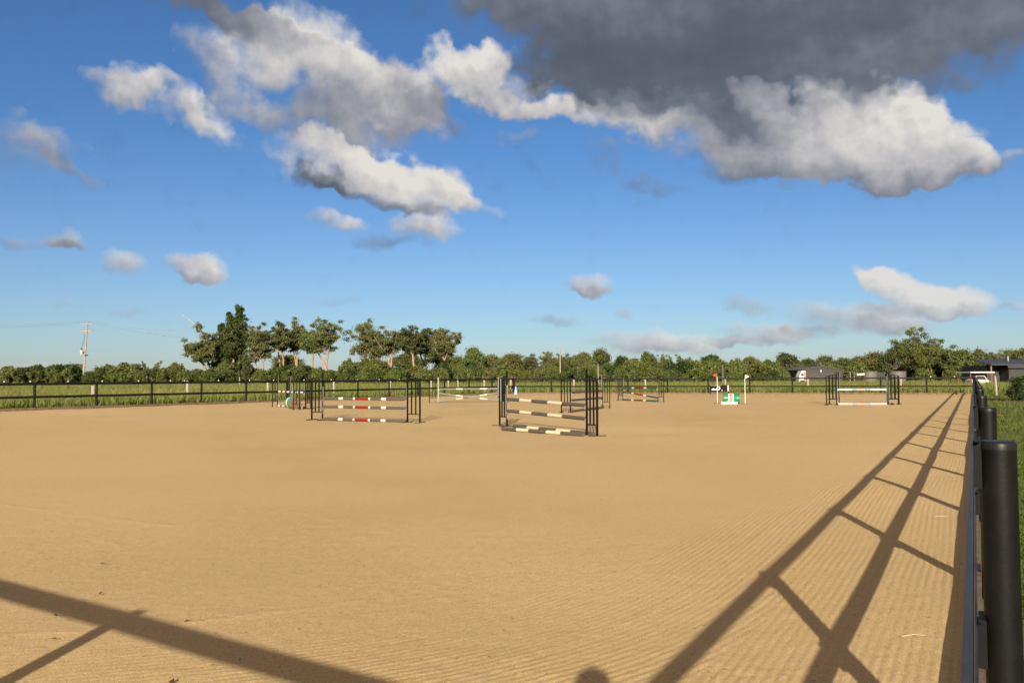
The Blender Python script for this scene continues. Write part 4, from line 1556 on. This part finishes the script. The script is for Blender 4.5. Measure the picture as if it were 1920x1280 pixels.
Z = 150
p0, p1, pk = AT(1507, 705, Z), AT(1580, 705, Z), AT(1541, 687, Z)
base = Vector((p0.x, Z, -.03))
w = p1.x - p0.x
ez = AT(1507, 693, Z).z
ez2 = AT(1580, 693, Z).z
pkx = AT(1543, 687, Z).x - p0.x
pz = AT(1543, 687, Z).z
root = empty('farm_shed', base, 'grey-brown gabled farm shed with lean-to in front of the right treeline', 'shed')
dp = 12
m = MB()
m.add([(0, 0, 0), (w, 0, 0), (w, 0, ez2), (pkx, 0, pz), (0, 0, ez), (0, dp, 0), (w, dp, 0), (w, dp, ez2), (pkx, dp, pz), (0, dp, ez)],
      [(0, 1, 2, 3, 4), (9, 8, 7, 6, 5), (0, 4, 9, 5), (1, 6, 7, 2)])
m.build('wall', M_shed, root)
ribs(root, 'wall_ribs', Vector((.1, 0, 0)), Vector((w - .1, 0, 0)), .1, lambda q: (ez + (pz - ez) * q.x / pkx if q.x < pkx else pz + (ez2 - pz) * (q.x - pkx) / (w - pkx)) - .1, 24, M_shed, Vector((0, -1, 0)))
for (xa, za, xb, zb_) in ((-.25, ez - .1, pkx, pz), (pkx, pz, w + .3, ez2 - .1)):
    m = MB()
    m.add([(xa, -.2, za + .02), (xb, -.2, zb_ + .02), (xb, dp + .2, zb_ + .02), (xa, dp + .2, za + .02), (xa, -.2, za + .12), (xb, -.2, zb_ + .12), (xb, dp + .2, zb_ + .12), (xa, dp + .2, za + .12)],
          [(3, 2, 1, 0), (4, 5, 6, 7), (0, 1, 5, 4), (1, 2, 6, 5), (2, 3, 7, 6), (3, 0, 4, 7)])
    m.build('roof', M_roof, root)
for xa, xb in ((.5, w * .38), (w * .44, w * .80)):
    MB().box(((xa + xb) / 2, -.03, ez * .40), (xb - xa, .05, ez * .78)).build('roller_door', mat('shed_door', (.072, .063, .058), .7, spec=.2), root)
MB().box((AT(1539, 695, Z).x - p0.x, -.05, AT(1539, 695, Z).z), (.25, .06, .25)).build('lamp', M_white, root)
lw = AT(1603, 700, Z).x - p1.x
lz = AT(1600, 696.5, Z).z
MB().bar((w, 3, ez2 - .35), (w + lw, 3, lz), 6.2, .10).build('lean_to_roof', M_roof, root)
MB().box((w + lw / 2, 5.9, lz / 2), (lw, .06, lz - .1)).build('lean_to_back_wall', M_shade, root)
for q in (.62, .97):
    MB().box((w + lw * q, .1, lz / 2), (.1, .1, lz)).build('lean_to_post', M_galv, root)
# caravan left of the shed
root = empty('caravan', base_at(1501, 146), 'white caravan parked at the left end of the grey shed', 'caravan')
cw = 13 / F * 146
m = MB()
pr = [(-.5, .35), (.5, .35), (.5, 2.05), (.42, 2.2), (-.1, 2.2), (-.45, 1.25)]
m.add([(x * cw, -.9, z) for x, z in pr] + [(x * cw, .9, z) for x, z in pr], [tuple(range(6)), tuple(reversed(range(6, 12)))] + [((i + 1) % 6, i, i + 6, (i + 1) % 6 + 6) for i in range(6)])
m.build('body', mat('caravan_white', (.70, .68, .64), .4), root)
MB().box((.36 * cw, -.92, 1.25), (.18 * cw, .03, 1.6)).build('door', mat('caravan_door', (.28, .06, .04), .6), root)
MB().box((.02 * cw, -.91, 1.55), (.35 * cw, .02, .4)).build('window', M_dark, root)
for x in (-.12, .12):
    MB().tube([(x * cw, -.95, .32), (x * cw, -.75, .32)], .32, 14).build('wheel', M_dark, root)
# low white trailer, tanks, panel fence
root = empty('white_trailer', base_at(1610.5, 145), 'low white flatbed trailer right of the shed lean-to', 'trailer')
tw = 14 / F * 145
tz = AT(1610, 702, 145).z
MB().bar((-tw / 2, 0, tz), (tw / 2, 0, tz + .12), 1.6, .32).build('deck', mat('trailer_white', (.52, .50, .46), .6), root)
for x in (-.2, .2):
    MB().tube([(x * tw, -.85, .33), (x * tw, -.7, .33)], .33, 14).build('wheel', M_dark, root)
M_tank = mat('tank_grey', (.13, .118, .114), .6, var=.1)
for x0, x1, top, lab in ((1617, 1644.5, 697, 'low grey corrugated tank right of the white trailer'), (1667, 1698, 696.5, 'low grey corrugated tank behind the right wing of the pale blue jump')):
    Z = 150
    rr = (x1 - x0) / 2 / F * Z
    hh = hgt_at(top, (x0 + x1) / 2, Z)
    root = empty('water_tank', base_at((x0 + x1) / 2, Z), lab, 'water tank')
    prof = []
    zz = 0
    while zz < hh:
        prof += [(zz, rr), (zz + .09, rr - .03)]
        zz += .18
    prof = [q for q in prof if q[0] < hh - .05] + [(hh, rr)]
    MB().tube([(0, 0, z) for z, _ in prof], [q for _, q in prof], 32, True).build('wall', M_tank, root)
    MB().tube([(0, 0, hh + .004), (0, 0, hh + .08)], rr + .05, 32).build('lid', M_tank, root)
root = empty('panel_fence', base_at(1656, 152), 'dark upright panel fence between the two grey tanks', 'fence')
pw_ = 21 / F * 152
for q in range(9):
    MB().box((-pw_ / 2 + pw_ * q / 8, 0, .95), (pw_ / 8 * .8, .05, 1.9 + .2 * (q % 2))).build('panel', mat('dark_panel', (.05, .045, .045), .7), root)
# black house at the right edge
Z = 105
root = empty('black_house', base_at(1890, Z), 'black clad house with dark metal roof at the right frame edge', 'house')
ox = base_at(1890, Z).x
xl = AT(1856, 690, Z).x - ox
xr = AT(1990, 690, Z).x - ox
z_e, z_r = AT(1870, 684, Z).z, AT(1870, 673.5, Z).z
z_e2 = AT(1890, 687.5, Z).z
M_clad = mat('dark_cladding', (.040, .036, .036), .6, var=.1)
M_hroof = mat('dark_metal_roof', (.055, .055, .064), .4, var=.08)
xw = AT(1867, 690, Z).x - ox
xm = AT(1891, 690, Z).x - ox
MB().box(((xw + xr) / 2, 5.0, z_e / 2), (xr - xw, 6.0, z_e)).build('wall', M_clad, root)
MB().box(((xm + xr) / 2, .9, z_e2 / 2 - .03), (xr - xm, 1.9, z_e2 - .05)).build('front_wall', M_clad, root)
m = MB()
m.add([(xl, -.3, z_e), (xr, -.3, z_e), (xr, 4.2, z_r), (xl, 4.2, z_r), (xl, -.3, z_e + .12), (xr, -.3, z_e + .12), (xr, 4.2, z_r + .12), (xl, 4.2, z_r + .12)],
      [(3, 2, 1, 0), (4, 5, 6, 7), (0, 1, 5, 4), (1, 2, 6, 5), (2, 3, 7, 6), (3, 0, 4, 7)])
m.build('roof', M_hroof, root)
m = MB()
m.add([(xm - .3, -.5, z_e2), (xr, -.5, z_e2), (xr, -.28, z_e - .02), (xm - .3, -.28, z_e - .02), (xm - .3, -.5, z_e2 - .12), (xr, -.5, z_e2 - .12)],
      [(0, 1, 2, 3), (4, 5, 1, 0), (0, 3, 4), (5, 4, 3, 2), (1, 5, 2)])
m.build('fascia', M_hroof, root)
for q in range(16):
    x = xl + .2 + q * .55
    if x < xr:
        MB().bar((x, -.28, z_e + .125), (x, 4.15, z_r + .125), .04, .03).build('roof_rib', M_hroof, root)
xp = AT(1859, 690, Z).x - ox
MB().box((xp, .1, z_e / 2), (.14, .14, z_e)).build('porch_post', mat('porch_timber', (.30, .14, .07), .7), root)
MB().tube([(AT(1912, 675, Z).x - ox, 2.5, z_r - .4), (AT(1912, 675, Z).x - ox, 2.5, z_r + .45)], .12, 8).build('flue', M_galv, root)
xb0, xb1 = AT(1895.5, 700, Z).x - ox, AT(1912.5, 700, Z).x - ox
m = MB()
m.bar((xb0, -.6, .62), (xb1, -.6, .62), .05, .05)
for q in range(6):
    x = xb0 + (xb1 - xb0) * q / 5
    m.bar((x, -.6, 0), (x, -.6, .6), .05, .05)
m.build('low_rail', M_galv, root)
# white roofed carport with car
Z = 100
root = empty('carport', base_at(1843, Z), 'flat white carport roof on thin posts beyond the far right corner', 'carport')
ox = base_at(1843, Z).x
x0, x1 = AT(1818, 697, Z).x - ox, AT(1863, 697, Z).x - ox
zz = AT(1840, 697.2, Z).z
MB().box(((x0 + x1) / 2, 1.5, zz), (x1 - x0, 3.4, .13)).build('roof', mat('carport_white', (.80, .78, .74), .5), root)
for x in (x0 + .15, x1 - .15):
    for y in (.1, 2.9):
        MB().box((x, y, zz / 2), (.08, .08, zz - .1)).build('post', mat('carport_post', (.22, .08, .06), .6), root)
xc = AT(1846, 700, Z).x - ox
car = empty('parked_car', base_at(1846, Z) + Vector((0, 1.5, 0)), 'small white car parked under the flat white carport roof', 'car')
m = MB()
pr = [(-1.5, .3), (1.5, .3), (1.55, .75), (1.1, .9), (.6, 1.38), (-.7, 1.42), (-1.3, .95), (-1.55, .85)]
n = len(pr)
m.add([(x * .7, -.75, z) for x, z in pr] + [(x * .7, .75, z) for x, z in pr], [tuple(range(n)), tuple(reversed(range(n, 2 * n)))] + [((i + 1) % n, i, i + n, (i + 1) % n + n) for i in range(n)])
m.build('body', mat('car_white', (.46, .45, .44), .4), car)
MB().add([(-.75, -.757, .95), (.62, -.757, .92), (.36, -.757, 1.30), (-.45, -.757, 1.33)], [(0, 1, 2, 3)]).build('side_window', M_dark, car)
for x in (-.68, .68):
    wh = MB().tube([(x, -.80, .3), (x, -.6, .3)], .3, 16).build('wheel', M_dark, car)
    MB().tube([(x, -.815, .3), (x, -.80, .3)], .17, 12).build('rim', M_galv, wh)

# ------------------------------------------------------------------ small things on the sand and lawn
M_straw = mat('straw', (.62, .52, .34), .8)
g = np.random.default_rng(90)
for k, (px, py, L, a) in enumerate(((1690, 1192, .16, .1), (1752, 968, .15, 0), (1808, 1100, .13, .0), (1800, 1056, .2, .25), (1802, 1240, .22, .8), (1812, 880, .25, .5))):
    p = G(px, py, .03)
    v1 = Vector((math.cos(a), math.sin(a), .0)) * L
    m = MB().tube([Vector((0, 0, 0)), v1 * .5 + Vector((0, 0, .008)), v1], [.002, .0025, .0012], 5)
    tag(m.build('straw_stalk', M_straw, None, p), 'dry straw stalk lying on the sand near the right fence', 'straw', 'dry straw stalks by the right fence')
M_leafd = mat('dry_leaf', (.07, .035, .02), .8)
for k, (px, py, s) in enumerate(((192, 1057, .035), (188, 1113, .022), (105, 1154, .022), (102, 1199, .02), (450, 1238, .018), (350, 1165, .018), (322, 1279, .03))):
    p = G(px, py, .024)
    m = MB().add([(-s, 0, 0), (0, -s * .4, .006), (s, 0, .012), (0, s * .4, .008), (0, 0, .016)], [(0, 1, 4), (1, 2, 4), (2, 3, 4), (3, 0, 4), (3, 2, 1, 0)])
    tag(m.build('fallen_leaf', M_leafd, None, p, k * 1.3), 'small brown leaf fragment on the sand near the lower left rail shadow', 'leaf', 'leaf fragments on the sand')
for k, (px, py, s) in enumerate(((1875, 780, .10), (1905, 826, .06), (1862, 755, .14))):
    p = G(px, py, 0)
    m = MB().tube([(-s, 0, .02), (-s * .4, .01, .035), (s * .3, -.01, .04), (s, 0, .02)], [.01, s * .35, s * .3, .01], 7)
    tag(m.build('mulch_clod', mat('mulch', (.14, .085, .05)), None, p, k), ['brown clod on the lawn beside the third fence post', 'brown clod on the lawn at the right edge', 'long brown bark piece on the lawn near the corner'][k], 'clod')
# irrigation hose end seen right of the near post
# ------------------------------------------------------------------ the photographer, whose head throws the shadow at the bottom
pb_ = Vector((-f0.x, -f0.y, 0)) * .17
bm = bmesh.new()
sk = {}


def jv(nm, p, par=None):
    sk[nm] = bm.verts.new(Vector(p))
    if par:
        bm.edges.new((sk[par], sk[nm]))


radii_ = {}


def J(nm, p, r_, par=None):
    jv(nm, p, par)
    radii_[nm] = r_


J('pelvis', (0, 0, .92), .155)
J('waist', (0, .0, 1.08), .135, 'pelvis')
J('chest', (0, .01, 1.27), .155, 'waist')
J('neckb', (0, .0, 1.42), .07, 'chest')
J('neck', (0, .015, 1.49), .055, 'neckb')
J('head', (0, .03, 1.585), .088, 'neck')
J('crown', (0, .015, 1.675), .072, 'head')
J('nose', (0, .115, 1.575), .014, 'head')
for s, n_ in ((-1, 'l'), (1, 'r')):
    J('sh' + n_, (s * .17, -.01, 1.37), .06, 'chest')
    J('el' + n_, (s * .25, -.05, 1.10), .042, 'sh' + n_)
    J('wr' + n_, (s * .25, .03, .87), .03, 'el' + n_)
    J('pa' + n_, (s * .25, .05, .80), .032, 'wr' + n_)
    for q, (dx, L) in enumerate(((-.024, .070), (-.008, .080), (.008, .076), (.024, .060))):
        J('k%s%d' % (n_, q), (s * .25 + .002, .05 + dx, .755), .010, 'pa' + n_)
        J('f%s%d' % (n_, q), (s * .25 - s * .012, .055 + dx, .755 - L), .008, 'k%s%d' % (n_, q))
    J('t' + n_, (s * .235, .088, .765), .010, 'pa' + n_)
    J('hip' + n_, (s * .095, 0, .86), .105, 'pelvis')
    J('kn' + n_, (s * .10, .015, .48), .062, 'hip' + n_)
    J('an' + n_, (s * .11, -.01, .09), .042, 'kn' + n_)
    J('to' + n_, (s * .12, .13, .035), .035, 'an' + n_)
me = bpy.data.meshes.new('person')
bm.verts.index_update()
order = {v.index: nm for nm, v in sk.items()}
bm.to_mesh(me)
bm.free()
person = obj('person', me, None, pb_ + Vector((0, 0, -.03)))
md = person.modifiers.new('skin', 'SKIN')
for i in range(len(me.vertices)):
    r_ = radii_[order[i]]
    me.skin_vertices[0].data[i].radius = (r_, r_)
    me.skin_vertices[0].data[i].use_root = (order[i] == 'pelvis')
sb = person.modifiers.new('sub', 'SUBSURF')
sb.levels = 2
sb.render_levels = 2
me.materials.append(mat('blue_grey_clothes', (.10, .12, .16), .9))
tag(person, 'person standing at the near arena corner, only the head shadow shows on the sand', 'person')
m = MB()
m.tube([(0, .01, 1.60), (0, .005, 1.66), (0, .005, 1.71), (0, .005, 1.742)], [.100, .098, .075, .02], 16)
m.build('hair', mat('dark_hair', (.05, .03, .02), .7), person)
